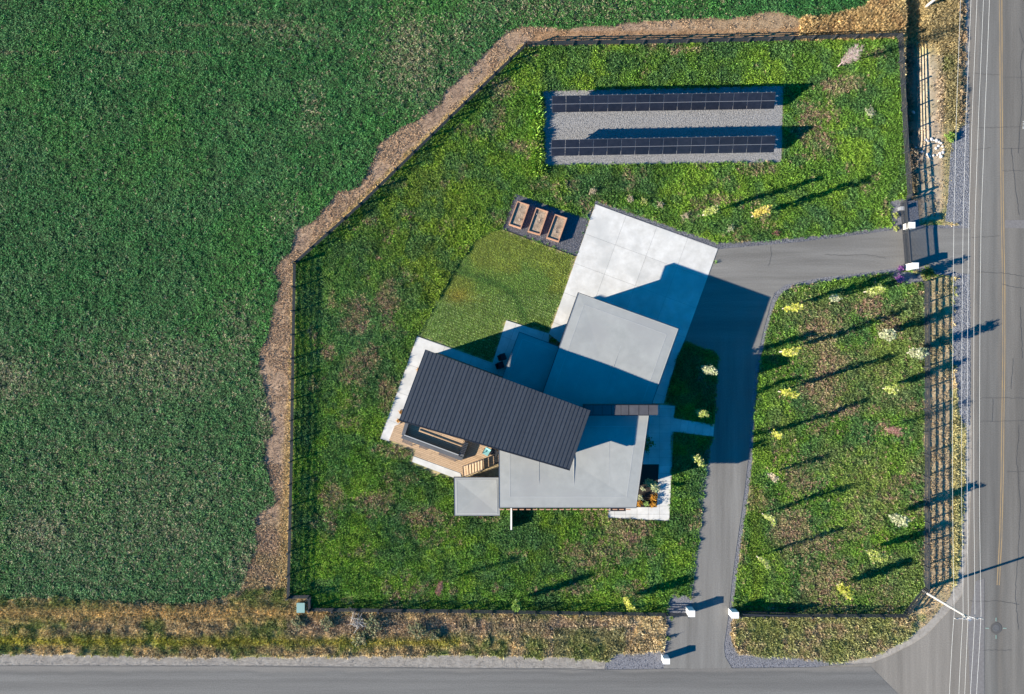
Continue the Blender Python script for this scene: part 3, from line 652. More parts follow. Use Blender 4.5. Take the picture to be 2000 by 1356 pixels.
for i in range(len(MI)):
    if (Vector(MI[i]) - Vector(MI[(i + 1) % len(MI)])).length > 6:
        for t in (.08, .32, .56, .8): win(*edge_pts(MI, i, t, t + .13), 1.0, 3.4)
# blade wall with its metal coping
bl = [(1141, 790.5), (1285, 790.5), (1285, 811), (1141, 811)]
MB().prism(inset(WP(bl, 6.15), .06), -.1, 6.1).build('blade_wall', M_wall, house)
cop = MB().prism(WP(bl, 6.15), 6.0, 6.13).build('coping', M_trim, house)
M_cop = mat('coping_metal', (.085, .08, .085), (.105, .10, .105), scale=1.5, rough=.5, metal=.2, rnd=.05)
for i, (x0, x1) in enumerate([(1141, 1158), (1158.7, 1176), (1176.7, 1194), (1194.7, 1212.5), (1213.2, 1227.5), (1229, 1247.3), (1248.3, 1266.3), (1267.3, 1285)]):
    MB().prism(WP([(x0, 791.5), (x1, 791.5), (x1, 810.5), (x0, 810.5)], 6.16), 6.13, 6.16 + (i % 2) * .004).build('coping_sheet', M_cop, cop)
# wing wall on the south lawn and low bollard-like projection by the canopy
ww = obj('retaining_wall', MB().prism(WP([(996.8, 985), (1000, 985), (1000, 1035), (996.8, 1035)], 1.05), -.1, 1.05).mesh('retaining_wall', M_wallw), label='short narrow white retaining wall standing out from the south side of the house', cat='wall')

# ------------------------------------------------------------------ deck and its things
deckpoly = [(760, 860), (771, 832), (850, 800), (980, 840), (973, 905), (943, 916), (905, 931), (899, 924), (808, 890), (812, 878)]
dk = empty('deck', W(880, 870, 0), label='tan timber deck tucked under the edge of the dark metal roof', cat='deck')
MB().prism(WP(deckpoly, .05), -.05, .05).build('joist_frame', M_trim, dk)
panelize(deckpoly, (780, 840), DA, 5.0, .19, .02, .05, .10, 'deck_board', M_wood, dk, jit=.003, offs=True)
# steel stair at the east end
stt = empty('steel_stair', W(925, 915, 0), label='small dark steel stair with open treads at the deck corner', cat='stairs')
tr0, tr1, br1, br0 = Vector(W(904, 911, .35)), Vector(W(943, 898, 1.0)), Vector(W(943, 917, 1.0)), Vector(W(906, 931, .35))
for a, b in ((tr0, tr1), (br0, br1)): MB().tube([a, b], .055, 4).build('stringer', M_dark, stt)
MB().tube([tr1, br1], .05, 4).build('stringer', M_dark, stt); MB().tube([tr0, br0], .05, 4).build('stringer', M_dark, stt)
for i in range(7):
    t0, t1 = i / 7 + .02, (i + 1) / 7 - .03; a, b, c, d = tr0.lerp(tr1, t0), br0.lerp(br1, t0), br0.lerp(br1, t1), tr0.lerp(tr1, t1); dz = Vector((0, 0, -.05))
    MB().poly([a, b, c, d, a + dz, b + dz, c + dz, d + dz], [[0, 1, 2, 3], [7, 6, 5, 4], [0, 4, 5, 1], [1, 5, 6, 2], [2, 6, 7, 3], [3, 7, 4, 0]]).build('tread', M_wood, stt)
MB().tube([br0 + Vector((.5, 0, 1.0)), Vector(W(973, 903, 1.3))], .045, 5).build('handrail', M_dark, stt)
for t in (0, .35, .7, 1):
    p = (br0 + Vector((.5, 0, 0))).lerp(Vector(W(973, 903, .3)), t); MB().tube([p + Vector((0, 0, -.3)), p + Vector((0, 0, 1.0))], .03, 5).build('baluster', M_dark, stt)
# low frame round the sunken seating
fr = empty('deck_surround', W(850, 860, .1), label='dark steel rectangular surround standing on the timber deck', cat='surround')
ZF = .68
def beam(pts, name='beam'): MB().prism(WP(pts, ZF), .1, ZF).build(name, M_framem, fr)
M_framem = mat('slate_steel', (.10, .105, .115), (.13, .135, .145), scale=2, rough=.55, metal=.2)
beam([(786, 851), (905, 894), (901, 900), (783, 856)]); beam([(791, 826), (798, 828), (790, 852), (784, 850)]); beam([(908, 862), (915, 865), (905, 893), (896, 889)])
for i in range(9):
    t = i / 9; x = 914 - 9.5 * t; y = 865 + 28 * t; a = W(x - 5, y - 2, ZF + .03); MB().box((a[0] + .05, a[1] + .1, ZF + .02), (.5, .07, .04), -.35).build('slat', M_dark, fr)
MB().prism(WP([(790, 849), (896, 888), (895, 890), (789, 851)], ZF + .12), ZF + .05, ZF + .12).build('top_rail', M_ltrim, fr)
M_bench = mat('slatted_bench', (.15, .12, .105), (.2, .165, .145), scale=4, rough=.7)
def bench(pts, label):
    c = (sum(p[0] for p in pts) / 4, sum(p[1] for p in pts) / 4); b = empty('slatted_bench', W(*c, .1), label=label, cat='bench', group='slatted benches along the deck surround')
    P = [Vector(W(x, y, .5)[:2]) for x, y in pts]; n = 7
    for i in range(n):
        t0, t1 = i / n, (i + .72) / n; MB().prism([tuple(P[0].lerp(P[3], t0)), tuple(P[1].lerp(P[2], t0)), tuple(P[1].lerp(P[2], t1)), tuple(P[0].lerp(P[3], t1))], .46, .5).build('slat', M_bench, b)
    for p in P:
        cc = Vector(W(*c)[:2]); pp = p.lerp(cc, .12); MB().box((pp.x, pp.y, .28), (.06, .06, .36)).build('leg', M_dark, b)
bench([(787, 858), (806, 865), (804, 872), (785, 863)], 'small slatted bench at the west end of the deck, beside the dark surround')
bench([(820, 868), (835, 874), (833, 879), (818, 874)], 'shortest slatted bench in the middle of the deck, against the dark surround')
bench([(858, 884), (892, 896), (890, 902), (856, 888)], 'longest slatted bench on the deck, near the east corner of the dark surround')
def chair(px, py, rz, m, label):
    c = W(px, py, .1); o = empty('lounge_chair', c, rz, label=label, cat='chair')
    def P(name, b, mm): obj(name, b.mesh(name, mm), o)
    P('seat', MB().box((0, 0, .38), (.62, .60, .10)), m); b = MB().poly([(-.31, .27, .38), (.31, .27, .38), (.31, .52, .92), (-.31, .52, .92), (-.31, .35, .36), (.31, .35, .36), (.31, .60, .90), (-.31, .60, .90)], [[0, 1, 2, 3], [7, 6, 5, 4], [0, 4, 5, 1], [1, 5, 6, 2], [2, 6, 7, 3], [3, 7, 4, 0]])
    P('backrest', b, m)
    for x in (-.34, .34):
        P('armrest', MB().box((x, .05, .6), (.06, .6, .04)), M_dark)
        for y in (-.24, .28): P('leg', MB().box((x, y, .3), (.045, .045, .6)), M_dark)
chair(950, 883, -.5, M_teal, 'pale teal lounge chair on the deck at the edge of the dark roof'); chair(963, 882, -2.0, M_dark, 'dark chair on the deck between the teal chair and the flat roof')
gc = [(983, 697, 'dark patio chair in the shade west of the link roof, nearer the lawn'), (979, 713, 'dark patio chair in the shade west of the link roof, nearer the metal roof')]
for x, y, lb in gc: chair(x, y, 1.9, M_dark, lb)

# ------------------------------------------------------------------ solar arrays
def solar(nw, ne, se, sw, zn, zs, label, cols=16):
    a, b, c, d = Vector(W(*nw, zn)), Vector(W(*ne, zn)), Vector(W(*se, zs)), Vector(W(*sw, zs))
    cen = (a + b + c + d) / 4; o = empty('solar_array', (cen.x, cen.y, 0), label=label, cat='solar array', group='ground mounted solar rows on the gravel pad')
    nrm = (b - a).cross(a - d).normalized(); nrm = nrm if nrm.z > 0 else -nrm
    P = lambda u, v, h=0: a.lerp(b, u).lerp(d.lerp(c, u), v) + nrm * h
    M = {}
    for r in range(2):
        for i in range(cols):
            u0, u1, v0, v1 = (i + .012) / cols, (i + .988) / cols, (r + .016) / 2, (r + .984) / 2
            def slab(u0, u1, v0, v1, h0, h1):
                p = [P(u0, v0, h1), P(u0, v1, h1), P(u1, v1, h1), P(u1, v0, h1), P(u0, v0, h0), P(u0, v1, h0), P(u1, v1, h0), P(u1, v0, h0)]
                return MB().poly(p, [[0, 1, 2, 3], [7, 6, 5, 4], [0, 4, 5, 1], [1, 5, 6, 2], [2, 6, 7, 3], [3, 7, 4, 0]])
            pn = slab(u0, u1, v0, v1, 0, .035).build('solar_panel', M_frame, o)
            e = .008; slab(u0 + e / cols, u1 - e / cols, v0 + e, v1 - e, .035, .041).build('glass', M_panel, pn)
    rl_ = MB()
    for v in (.25, .75): rl_.tube([P(-.006, v, -.06), P(1.012, v, -.06)], .04, 4)
    rl_.build('rail', M_galv, o)
    MB().tube([P(-.004, .5, .03), P(1.004, .5, .03)], .018, 4).build('mid_clamp_rail', M_galv, o)
    for i in range(9):
        u = (i + .5) / 9
        for v in (.2, .8):
            p = P(u, v, -.08); MB().tube([(p.x, p.y, -.05), p], .05, 6).build('post', M_galv, o)
    for i in range(cols):
        for du in (.32, .68):
            p = P((i + du) / cols, -.012, .02); MB().box(p, (.07, .07, .07)).build('clamp', M_galv, o) if i < 16 else None
    for u in (-.006, 1.006):
        for v in (.22, .55): p = P(u, v, 0); MB().box(p, (.16, .04, .05)).build('end_bracket', M_galv, o)
solar((1078, 187), (1515.5, 180), (1512, 213), (1078, 220), 2.05, .72, 'northern row of dark solar panels, nearer the top fence')
solar((1077, 273), (1515, 265), (1511.5, 298), (1076, 305), 2.05, .72, 'southern row of dark solar panels, nearer the garden beds')

# ------------------------------------------------------------------ raised garden beds
def bed(nw, ne, se, sw, label):
    z = .62; P = WP([nw, ne, se, sw], z); c = (sum(p[0] for p in P) / 4, sum(p[1] for p in P) / 4)
    o = empty('raised_bed', (c[0], c[1], 0), label=label, cat='garden bed', group='cedar garden beds on the gravel'); P = P if area(P) > 0 else P[::-1]; I = inset(P, .10)
    for i in range(4):
        j = (i + 1) % 4
        for k in range(3): 
            z0 = -.03 + k * .215; MB().prism([P[i], P[j], I[j], I[i]], z0, z0 + .21).build('plank', M_cedar, o)
    MB().prism(inset(P, .105), 0, z - .15).build('soil', M_soil, o)
    for i in range(3):
        x = c[0] + R.uniform(-.3, .3); y = c[1] + R.uniform(-.8, .8); m = MB()
        for k in range(6): t = R.uniform(0, 6.3); m.tube([(x, y, z - .15), (x + math.cos(t) * .15, y + math.sin(t) * .15, z - .05 + R.random() * .08)], .012, 4, .006)
        m.build('dry_stalk', M_bark, o)
bed((1010.3, 392.6), (1034.3, 400.2), (1017.5, 446.5), (993.5, 438.5), 'westernmost cedar garden bed, farthest from the concrete')
bed((1047, 405.5), (1071, 413), (1055, 459), (1030.5, 452), 'middle cedar garden bed of the three on the gravel')
bed((1084, 418.3), (1108, 426), (1091.5, 472.5), (1067, 464.5), 'easternmost cedar garden bed, nearest the concrete')
sheet('lawn_edging', [(981, 446.5), (1125, 500), (1124.4, 501.6), (980.4, 448.2)], .03, M_trim, kind='structure')

# ------------------------------------------------------------------ fences
rail_me = MB().box((.5, 0, 0), (1, .05, .115)).mesh('rail', M_fence)
post_me = MB().box((0, 0, .64), (.12, .12, 1.34)).mesh('post', M_fence)
cap_me = MB().box((0, 0, 1.325), (.16, .16, .03)).mesh('post_cap', M_fence)
def fence(name, pts, label, zf=None, sp=2.44, hts=(.24, .53, .82, 1.11)):
    P = [Vector(W(*p)) for p in pts]; mid = P[0]; root = empty(name, mid, label=label, cat='fence')
    stations = []
    for i in range(len(P) - 1):
        L = (P[i + 1] - P[i]).length; n = max(1, round(L / sp))
        for j in range(n): stations.append(P[i].lerp(P[i + 1], j / n))
    stations.append(P[-1])
    for i, s in enumerate(stations):
        d = (stations[min(i + 1, len(stations) - 1)] - stations[max(0, i - 1)]); a = math.atan2(d.y, d.x)
        p = obj('post', post_me, root, s - mid, a); obj('post_cap', cap_me, p)
        if i < len(stations) - 1:
            d = stations[i + 1] - s; a = math.atan2(d.y, d.x)
            off = Vector((-d.y, d.x, 0)).normalized() * .08
            for h in hts:
                r = obj('rail', rail_me, root, s - mid + off + Vector((0, 0, h)), a); r.scale = (d.length - .005, 1, 1)
fence('rail_fence', [(577, 516), (574, 700), (571, 900), (565, 1164)], 'dark four-rail fence along the brown strip west of the house lot')
fence('rail_fence', [(1025, 92), (878, 233), (705, 401), (579, 513)], 'dark four-rail fence running diagonally past the crop field')
fence('rail_fence', [(1028, 91), (1300, 87), (1500, 82), (1750, 75)], 'dark four-rail fence behind the solar rows along the top of the lot')
fence('rail_fence', [(1752, 77), (1759, 216), (1764, 300), (1770, 384)], 'dark four-rail fence above the shaded ditch, north of the road gate')
fence('rail_fence', [(1803, 552), (1804, 800), (1803, 1148)], 'dark four-rail fence beside the road, south of the road gate')
fence('rail_fence', [(567, 1164), (606, 1163), (607, 1186)], 'short dark fence jog around the green utility box', sp=2.1)
fence('rail_fence', [(609, 1188), (920, 1191.5), (1340, 1198)], 'dark four-rail fence along the bottom of the lot, west of the lower driveway gate')
fence('rail_fence', [(1441, 1199), (1762, 1200), (1801, 1150)], 'dark four-rail fence along the bottom, east of the lower driveway, with a cut corner')

# pillars and gates
def pillar(px, py, w, d, h, label, block=None):
    c = W(px, py, h); o = empty('gate_pillar', (c[0], c[1], 0), label=label, cat='gate pillar', group='white gate pillars')
    MB().box((c[0], c[1], h / 2 - .08), (w * .94, d * .94, h - .12)).build('shaft', M_wallw, o)
    MB().box((c[0], c[1], h - .05), (w, d, .1)).build('cap', M_wallw, o)
    if block:
        b = W(block[0], block[1], block[4]); MB().box((b[0], b[1], block[4] / 2), (block[2], block[3], block[4])).build('side_block', M_wallw, o)
pillar(1781.5, 440, .66, .66, 1.55, 'white pillar with a lower side block, north side of the road gate', (1770, 443.5, .2, .3, .5))
pillar(1788, 519, .70, .64, 1.55, 'white pillar with a lower side block, south side of the road gate', (1777, 524, .3, .36, .6))
pillar(1351, 1199, .72, .70, 1.35, 'white pillar on the west side of the lower driveway')
pillar(1436, 1202, .78, .68, 1.35, 'white pillar on the east side of the lower driveway, by the parked gate')
pillar(1302, 1292, .70, .62, 1.2, 'white pillar alone at the mouth of the lower driveway beside the side road')
def gate(a, b, h, sp, label):
    A_, B_ = Vector(W(*a)), Vector(W(*b)); o = empty('sliding_gate', A_, label=label, cat='gate'); d = (B_ - A_); L = d.length; u = d / L; rz = math.atan2(u.y, u.x)
    def bx(t, z, l, w, hh, name, me=None, off=0):
        n = Vector((-u.y, u.x, 0)); p = u * t + n * off + Vector((0, 0, z))
        me = MB().box((0, 0, 0), (l, w, hh)).mesh(name, M_fence) if me is None else me
        return obj(name, me, o, p, rz), me
    bx(L / 2, .15, L, .10, .12, 'bottom_rail'); bx(L / 2, h, L, .10, .14, 'top_rail'); bx(L / 2, h - .35, L, .07, .06, 'mid_rail', off=.0)
    me = None; n = int(L / sp)
    for i in range(n + 1):
        _, me = bx(i * L / n, h / 2 + .07, .058, .035, h - .14, 'picket', me)
    me = None
    for t in (0.0, .5, 1.0): _, me = bx(t * L, h / 2 + .1, .09, .12, h - .05, 'upright', me)
    bx(L / 2, .1, L, .06, .06, 'track', off=.5)
gate((1758, 398), (1767, 516), 1.38, .125, 'dark barred sliding gate across the driveway by the main road')
gate((1446, 1193), (1550, 1196), 1.2, .16, 'dark barred gate slid open along the bottom fence')
fence('picket_return', [(1770, 386), (1760, 396)], 'tiny dark fence return at the north end of the road gate', sp=1.0)

# gate operator box
gb = empty('gate_operator', W(1757, 409), label='small grey gate motor box on the gravel north of the road gate', cat='gate motor')
p = W(1757, 409); MB().box((p[0], p[1], .28), (.42, .36, .62)).build('housing', M_galv, gb); MB().box((p[0], p[1], .605), (.46, .40, .03)).build('lid', M_ltrim, gb)

# ------------------------------------------------------------------ utility pole and lines
def pole(px, py, h, label, arms=True):
    c = W(px, py); o = empty('utility_pole', (c[0], c[1], 0), label=label, cat='utility pole'); X, Y = c[0], c[1]
    MB().tube([(X, Y, -.2), (X, Y, h + .3)], .15, 10, .10).build('shaft', M_pole, o)
    MB().box((X + .1, Y - .13, h - .1), (2.75, .10, .12)).build('crossarm', M_pole, o)
    for s in (-1, 1): MB().tube([(X + .1 + s * .9, Y - .13, h - .12), (X, Y - .1, h - .9)], .025, 4).build('brace', M_galv, o)
    for t in (-1.25, -.55, .05, .7, 1.3):
        MB().tube([(X + .1 + t, Y - .13, h - .05), (X + .1 + t, Y - .13, h + .22)], .055, 6, .035).build('insulator', M_galv, o)
    MB().tube([(X + .55, Y - .4, h - 1.5), (X + .55, Y - .4, h - .7)], .22, 10).build('transformer', M_galv, o)
    return o
pole(1801, 1153, 8.7, 'weathered pole with a crossarm and transformer at the lower right corner of the lot fence')
pole(1810, 12, 9.4, 'weathered pole rising out of the tall grass near the top of the road')
ys = [-420, -60, 0, 216, 432, 600, 800, 992, 1080, 1198, 1260, 1356, 1700]
zs = [9.0, 9.5, 9.4, 8.7, 8.25, 8.05, 8.0, 8.2, 8.4, 8.75, 8.5, 8.0, 7.2]
wx_ = {'nearest the fence': [1882, 1878, 1876, 1868, 1863, 1861, 1860, 1860.5, 1861.5, 1863.5, 1859, 1854, 1842],
       'second from the fence': [1902, 1898, 1896.5, 1887, 1881, 1879, 1878, 1878, 1880, 1881, 1877, 1872.5, 1862],
       'in the middle of the five': [1914, 1909.5, 1908, 1899, 1892, 1890, 1889, 1889, 1890, 1891, 1888, 1884, 1874],
       'second from the yellow line': [1926, 1922, 1920.7, 1911.5, 1904, 1902, 1901.5, 1902, 1903, 1904, 1901, 1895, 1886],
       'nearest the yellow line': [1938, 1934, 1932.5, 1924, 1916, 1914, 1913, 1913, 1914, 1916, 1913, 1907, 1898]}
for nm, xs_ in wx_.items():
    pts = []
    for k in range(60):
        y = -420 + k * (2120 / 59); x = float(np.interp(y, ys, xs_)); z = float(np.interp(y, ys, zs)); pts.append(W(x, y, z))
    me = MB().tube(pts, .011, 4).mesh('power_line', M_wire)
    obj('power_line', me, label='thin pale overhead wire above the road verge, the one ' + nm, cat='power line', group='overhead wires along the road')

# utility box
ub = empty('utility_box', W(588, 1187), label='green metal utility box on the bare verge in the fence jog', cat='utility box')
MB().prism(WP([(580, 1179), (594, 1179), (594, 1196), (580, 1196)], .6), -.03, .56).build('cabinet', M_box, ub)
MB().prism(WP([(579.3, 1178), (595, 1178), (595, 1197), (579.3, 1197)], .62), [.56] * 4, [.60, .60, .62, .62]).build('lid', M_box, ub)
MB().prism(WP([(576, 1176), (598, 1176), (598, 1200), (576, 1200)]), -.03, .03).build('base_slab', M_concbase, ub)

# rocks
def rock(px, py, s, label, group):
    z = float(gz(px, py)); c = W(px, py, 0); m = MB(); n = 7; v = []
    for k, (r, h) in enumerate(((1, 0), (.95, .45), (.5, .8))): 
        v += [(c[0] + s * r * math.cos(2 * math.pi * i / n) * R.uniform(.8, 1.15), c[1] + s * r * math.sin(2 * math.pi * i / n) * R.uniform(.8, 1.15), z + s * h) for i in range(n)]
    f = [[k * n + i, k * n + (i + 1) % n, (k + 1) * n + (i + 1) % n, (k + 1) * n + i] for k in range(2) for i in range(n)] + [[2 * n + i for i in range(n)]]
    obj('rock', m.poly(v, f).mesh('rock', M_rock), label=label, cat='rock', group=group)
for x, y in [(1810, 273), (1814, 276), (1819, 272), (1824, 274), (1829, 275), (1834, 277), (1838, 280), (1841, 286), (1843, 292), (1841, 298), (1836, 300), (1831, 303), (1823, 304), (1815, 306), (1812, 302), (1838, 306), (1794, 286), (1802, 296), (1833, 285), (1828, 290)]:
    rock(x, y, R.uniform(.10, .2), 'pale rounded rock in the loose cluster around the ditch mouth', 'pale rocks at the ditch mouth')
rock(1792, 215, .22, 'lone white rock in the shaded ditch bottom', None); rock(1700, 1252, .1, 'small pale stone in the bottom verge beside the corner grass', None)

# ------------------------------------------------------------------ leaves, shrubs, trees
def leafmesh(name, cen, size, rs, tint, var=.25, up=.35, m=None, aspect=1.5):
    n = len(cen); nr = rs.normal(size=(n, 3)); nr[:, 2] = np.abs(nr[:, 2]) + up; nr /= np.linalg.norm(nr, axis=1)[:, None]
    t = rs.normal(size=(n, 3)); a = np.cross(nr, t); a /= np.linalg.norm(a, axis=1)[:, None]; b = np.cross(nr, a)
    s = (size * rs.uniform(.7, 1.3, n))[:, None]
    v = np.stack([cen - a * s * aspect * .5, cen + b * s * .5, cen + a * s * aspect * .5, cen - b * s * .5], 1).reshape(-1, 3)
    f = np.arange(4 * n).reshape(n, 4)
    me = bpy.data.meshes.new(name); me.vertices.add(4 * n); me.vertices.foreach_set('co', v.ravel()); me.loops.add(4 * n); me.loops.foreach_set('vertex_index', f.ravel())
    me.polygons.add(n); me.polygons.foreach_set('loop_start', np.arange(0, 4 * n, 4)); me.polygons.foreach_set('loop_total', np.full(n, 4)); me.update()
    tint = np.atleast_2d(tint); c = np.repeat(tint[rs.integers(0, len(tint), n)] * rs.uniform(1 - var, 1 + var, (n, 1)), 4, 0)
    at = me.color_attributes.new('tint', 'FLOAT_COLOR', 'POINT'); at.data.foreach_set('color', np.concatenate([c, np.ones((4 * n, 1))], 1).ravel())
    va = me.attributes.new('v', 'FLOAT', 'POINT'); va.data.foreach_set('value', np.repeat(rs.random(n) ** 2.5, 4))
    me.materials.append(m or M_leaf)
    return me
def tree(px, py, h, r, tint, label, leaves=420, bare=0.0, bark=None, species='aspen_tree', z0=.22, lsize=.12, seed=None):
    """px, py: where the crown's middle shows in the photograph; the stem stands where a tree of this height must"""
    seed = seed or int(px * 7 + py); rs = np.random.default_rng(seed); rr = random.Random(seed)
    X, Y, _ = W(px, py, h * .62); o = empty(species, (X, Y, -.03), label=label, cat='tree' if h > 2 else 'shrub')
    bark = bark or M_bark; b = MB(); nl = 5
    stem = [(0, 0, 0)] + [(rr.uniform(-.05, .05) * i, rr.uniform(-.05, .05) * i, h * .93 * i / nl) for i in range(1, nl + 1)]
    b.tube(stem, .018 * h * .55 + .015, 6, .012)
    tips = []
    nb = int(14 + 10 * bare + h * 3)
    for i in range(nb):
        t = z0 + (1 - z0) * (i / nb) * .95; z = h * .93 * t; j = min(nl - 1, int(t * nl)); f = t * nl - j
        base = Vector(stem[j]).lerp(Vector(stem[j + 1]), f); a = i * 2.4 + rr.uniform(-.4, .4); rad = r * (.86 if h < 3 else .70) * rr.uniform(.6, 1.05) * math.sin(math.pi * min(1, (.18 + .82 * (1 - t) ** .8) * .75 + .12))
        tip = base + Vector((math.cos(a) * rad, math.sin(a) * rad, rad * rr.uniform(.7, 1.3)))
        midp = base.lerp(tip, .5) + Vector((0, 0, -.06)); b.tube([base, midp, tip], .016, 4, .005); tips.append((base, midp, tip))
        for k in range(2 + int(3 * bare)):
            q0 = base.lerp(tip, rr.uniform(.35, .8)); q1 = q0 + Vector((rr.uniform(-1, 1), rr.uniform(-1, 1), rr.uniform(.4, 1.2))) * rad * .4; b.tube([q0, q1], .008, 3, .004); tips.append((q0, q0.lerp(q1, .5), q1))
    me = b.mesh('trunk', bark); obj('trunk', me, o)
    n = int(leaves)
    if n > 0:
        idx = rs.integers(0, len(tips), n); u = rs.uniform(.25, 1.05, n)
        c = np.array([tuple(tips[i][0].lerp(tips[i][2], t)) for i, t in zip(idx, u)]) + rs.normal(0, .05, (n, 3)) * (1 + r)
        obj('crown', leafmesh('crown', c, lsize, rs, tint), o)
    return o
def shrub(px, py, r, h, tint, label, name='shrub', n=260, lsize=.09, group=None, cat='shrub'):
    rs = np.random.default_rng(int(px * 3 + py * 5)); X, Y, _ = W(px, py, h * .6); o = empty(name, (X, Y, -.03), label=label, cat=cat, group=group)
    d = rs.normal(size=(n, 3)); d /= np.linalg.norm(d, axis=1)[:, None]; rad = rs.uniform(.55, 1, n)[:, None] * (1 + .38 * np.sin(d[:, :1] * 5 + d[:, 1:2] * 4 + px)) * rs.uniform(.7, 1.1, (n, 1))
    c = d * rad * np.array([r, r, h * .5]) + np.array([0, 0, h * .5]); obj('foliage', leafmesh('foliage', c, lsize, rs, tint), o)
    b = MB()
    for k in range(7): a = k * .9; b.tube([(0, 0, 0), (math.cos(a) * r * .6, math.sin(a) * r * .6, h * .75)], .014, 4, .006)
    obj('stem', b.mesh('stem', M_bark), o)
YG = np.array([(.38, .43, .10), (.30, .37, .08), (.46, .46, .20)]); YL = np.array([(.48, .48, .07), (.38, .42, .06), (.52, .48, .14)]); PALE = np.array([(.44, .45, .26), (.35, .40, .21), (.52, .50, .34)])
GRN = np.array([(.16, .28, .05), (.24, .34, .07)]); RED = np.array([(.26, .11, .09), (.2, .09, .08)]); ORG = np.array([(.60, .30, .04), (.50, .24, .03)]); TAN = np.array([(.45, .36, .24), (.5, .42, .3)])
T = [(1550, 600, 5.6, .60, YL, 'yellow-green aspen near the driveway bend, northernmost by the asphalt', 330),
     (1630, 582, 2.6, .45, PALE, 'small thin pale sapling between two yellow aspens south of the driveway', 110),
     (1710, 567, 4.7, .70, YG, 'yellow aspen with pale bare twigs just below the road gate', 420),
     (1733, 654, 3.4, .85, PALE, 'broad pale green tree in the middle of the east lot with purple-brown ground around it', 620),
     (1793, 690, 4.0, .80, PALE, 'pale cream tree leaning against the east fence', 560),
     (1545, 688, 5.9, .66, YL, 'bright yellow aspen with bare twigs beside the shaded driveway', 360),
     (1541, 768, 5.5, .62, YL, 'vivid yellow aspen with a pinkish bare side, beside the middle of the driveway', 340),
     (1743, 761, 3.7, .70, YG, 'spiky pale yellow tree in the east lot, below the leaning cream tree', 420),
     (1522, 850, 4.8, .48, YL, 'small yellow and grey aspen at the end of the house shadow', 220),
     (1510, 932, 3.0, .48, TAN, 'nearly bare tan sapling beside the lower driveway', 90),
     (1504, 1013, 4.4, .50, YG, 'thin yellowish sapling beside the lower driveway among dry grass', 170),
     (1494, 1100, 4.6, .44, YG, 'small lime sapling beside the lower driveway, southernmost by the asphalt', 150),
     (1757, 1015, 4.0, .85, PALE, 'tall pale yellow-green tree near the lower east fence', 600),
     (1709, 1085, 3.5, .75, YG, 'pale yellow tree with a long outline in the lower east lot', 560),
     (1650, 1152, 3.4, .78, YL, 'bright yellow round tree near the bottom fence in the east lot', 620),
     (1228, 1178, 2.9, .62, YL, 'bright yellow-green tree at the bottom fence west of the lower gate', 520),
     (1008, 1182, 3.4, .55, GRN, 'small green tree at the middle of the bottom fence', 420),
     (1388, 410, 5.7, .62, YG, 'yellow-green aspen in the north grass, west of the orange-yellow one', 380),
     (1487, 413, 5.5, .62, np.array([(.55, .46, .09), (.5, .4, .12)]), 'orange-yellow aspen in the north grass above the driveway', 420),
     (1385, 722, 5.4, .66, PALE, 'pale lit tree with pink twigs in the dark bed east of the garage', 560),
     (1372, 807, 5.0, .46, YG, 'small lit lime tree in the shade just above the garden path', 300),
     (1363, 898, 5.0, .55, YG, 'small yellow-green tree at the driveway edge below the garden path', 300),
     (1273, 948, 5.6, .62, np.array([(.42, .44, .24), (.36, .4, .18)]), 'pale leafy tree growing from the dark planting bed by the entry walk', 520)]
for t in T: tree(*t[:6], leaves=int(t[6] * 1.7), bare=.8 if t[6] < 380 else .3, lsize=.145)
tree(1663, 108, 5.6, 1.25, RED, 'large bare pinkish grey tree in the top right of the lot', leaves=160, bare=3.5, bark=mat('pink_bark', (.36, .27, .26), (.44, .35, .33), scale=9), lsize=.07)
tree(1747, 842, 3.9, .85, RED, 'reddish brown bare tree near the middle of the east fence', leaves=420, bare=2.5, bark=M_redbark, lsize=.07)
tree(860, 1147, 3.7, .60, RED, 'small reddish bare tree in the bottom left of the lot', leaves=380, bare=2, bark=M_redbark, lsize=.07)
for x, y, c, lb in ((1232, 388, TAN, 'tiny tan shrub north of the concrete, westernmost of its row'), (1258, 392, YG, 'tiny yellow shrub north of the concrete, second in its row'), (1290, 400, TAN, 'pale streaky shrub north of the concrete, third in its row'),
                    (1339, 421, TAN, 'pale bare little shrub between the concrete and the yellow aspens'), (1428, 446, PALE, 'small pale shrub just above the driveway border'), (1158, 373, TAN, 'tan tuft shrub above the corner of the concrete'),
                    (1516, 455, RED, 'small reddish shrub close to the driveway border'), (1700, 220, PALE, 'straw coloured bush beside the ditch fence')):
    shrub(x, y, .42 if x != 1700 else .62, .55, c, lb, n=150 if x != 1700 else 300, lsize=.08)
PUR = np.array([(.30, .10, .34), (.36, .16, .38)])
shrub(1760, 524, .30, .5, PUR, 'small purple flowering shrub touching the south gate pillar', 'flowering_shrub'); shrub(1758, 544, .45, .7, PUR, 'larger purple flowering shrub below the south gate pillar', 'flowering_shrub', n=380)
shrub(1750, 421, .28, .4, YG, 'round yellow shrub on the gravel by the gate motor', 'ornamental_grass'); shrub(1750, 446, .28, .4, YG, 'yellow shrub on the gravel against the north gate pillar', 'ornamental_grass')
shrub(1815, 532, .75, 1.0, GRN * .45, 'dark green bush on the roadside of the south gate pillar', n=500, lsize=.13)
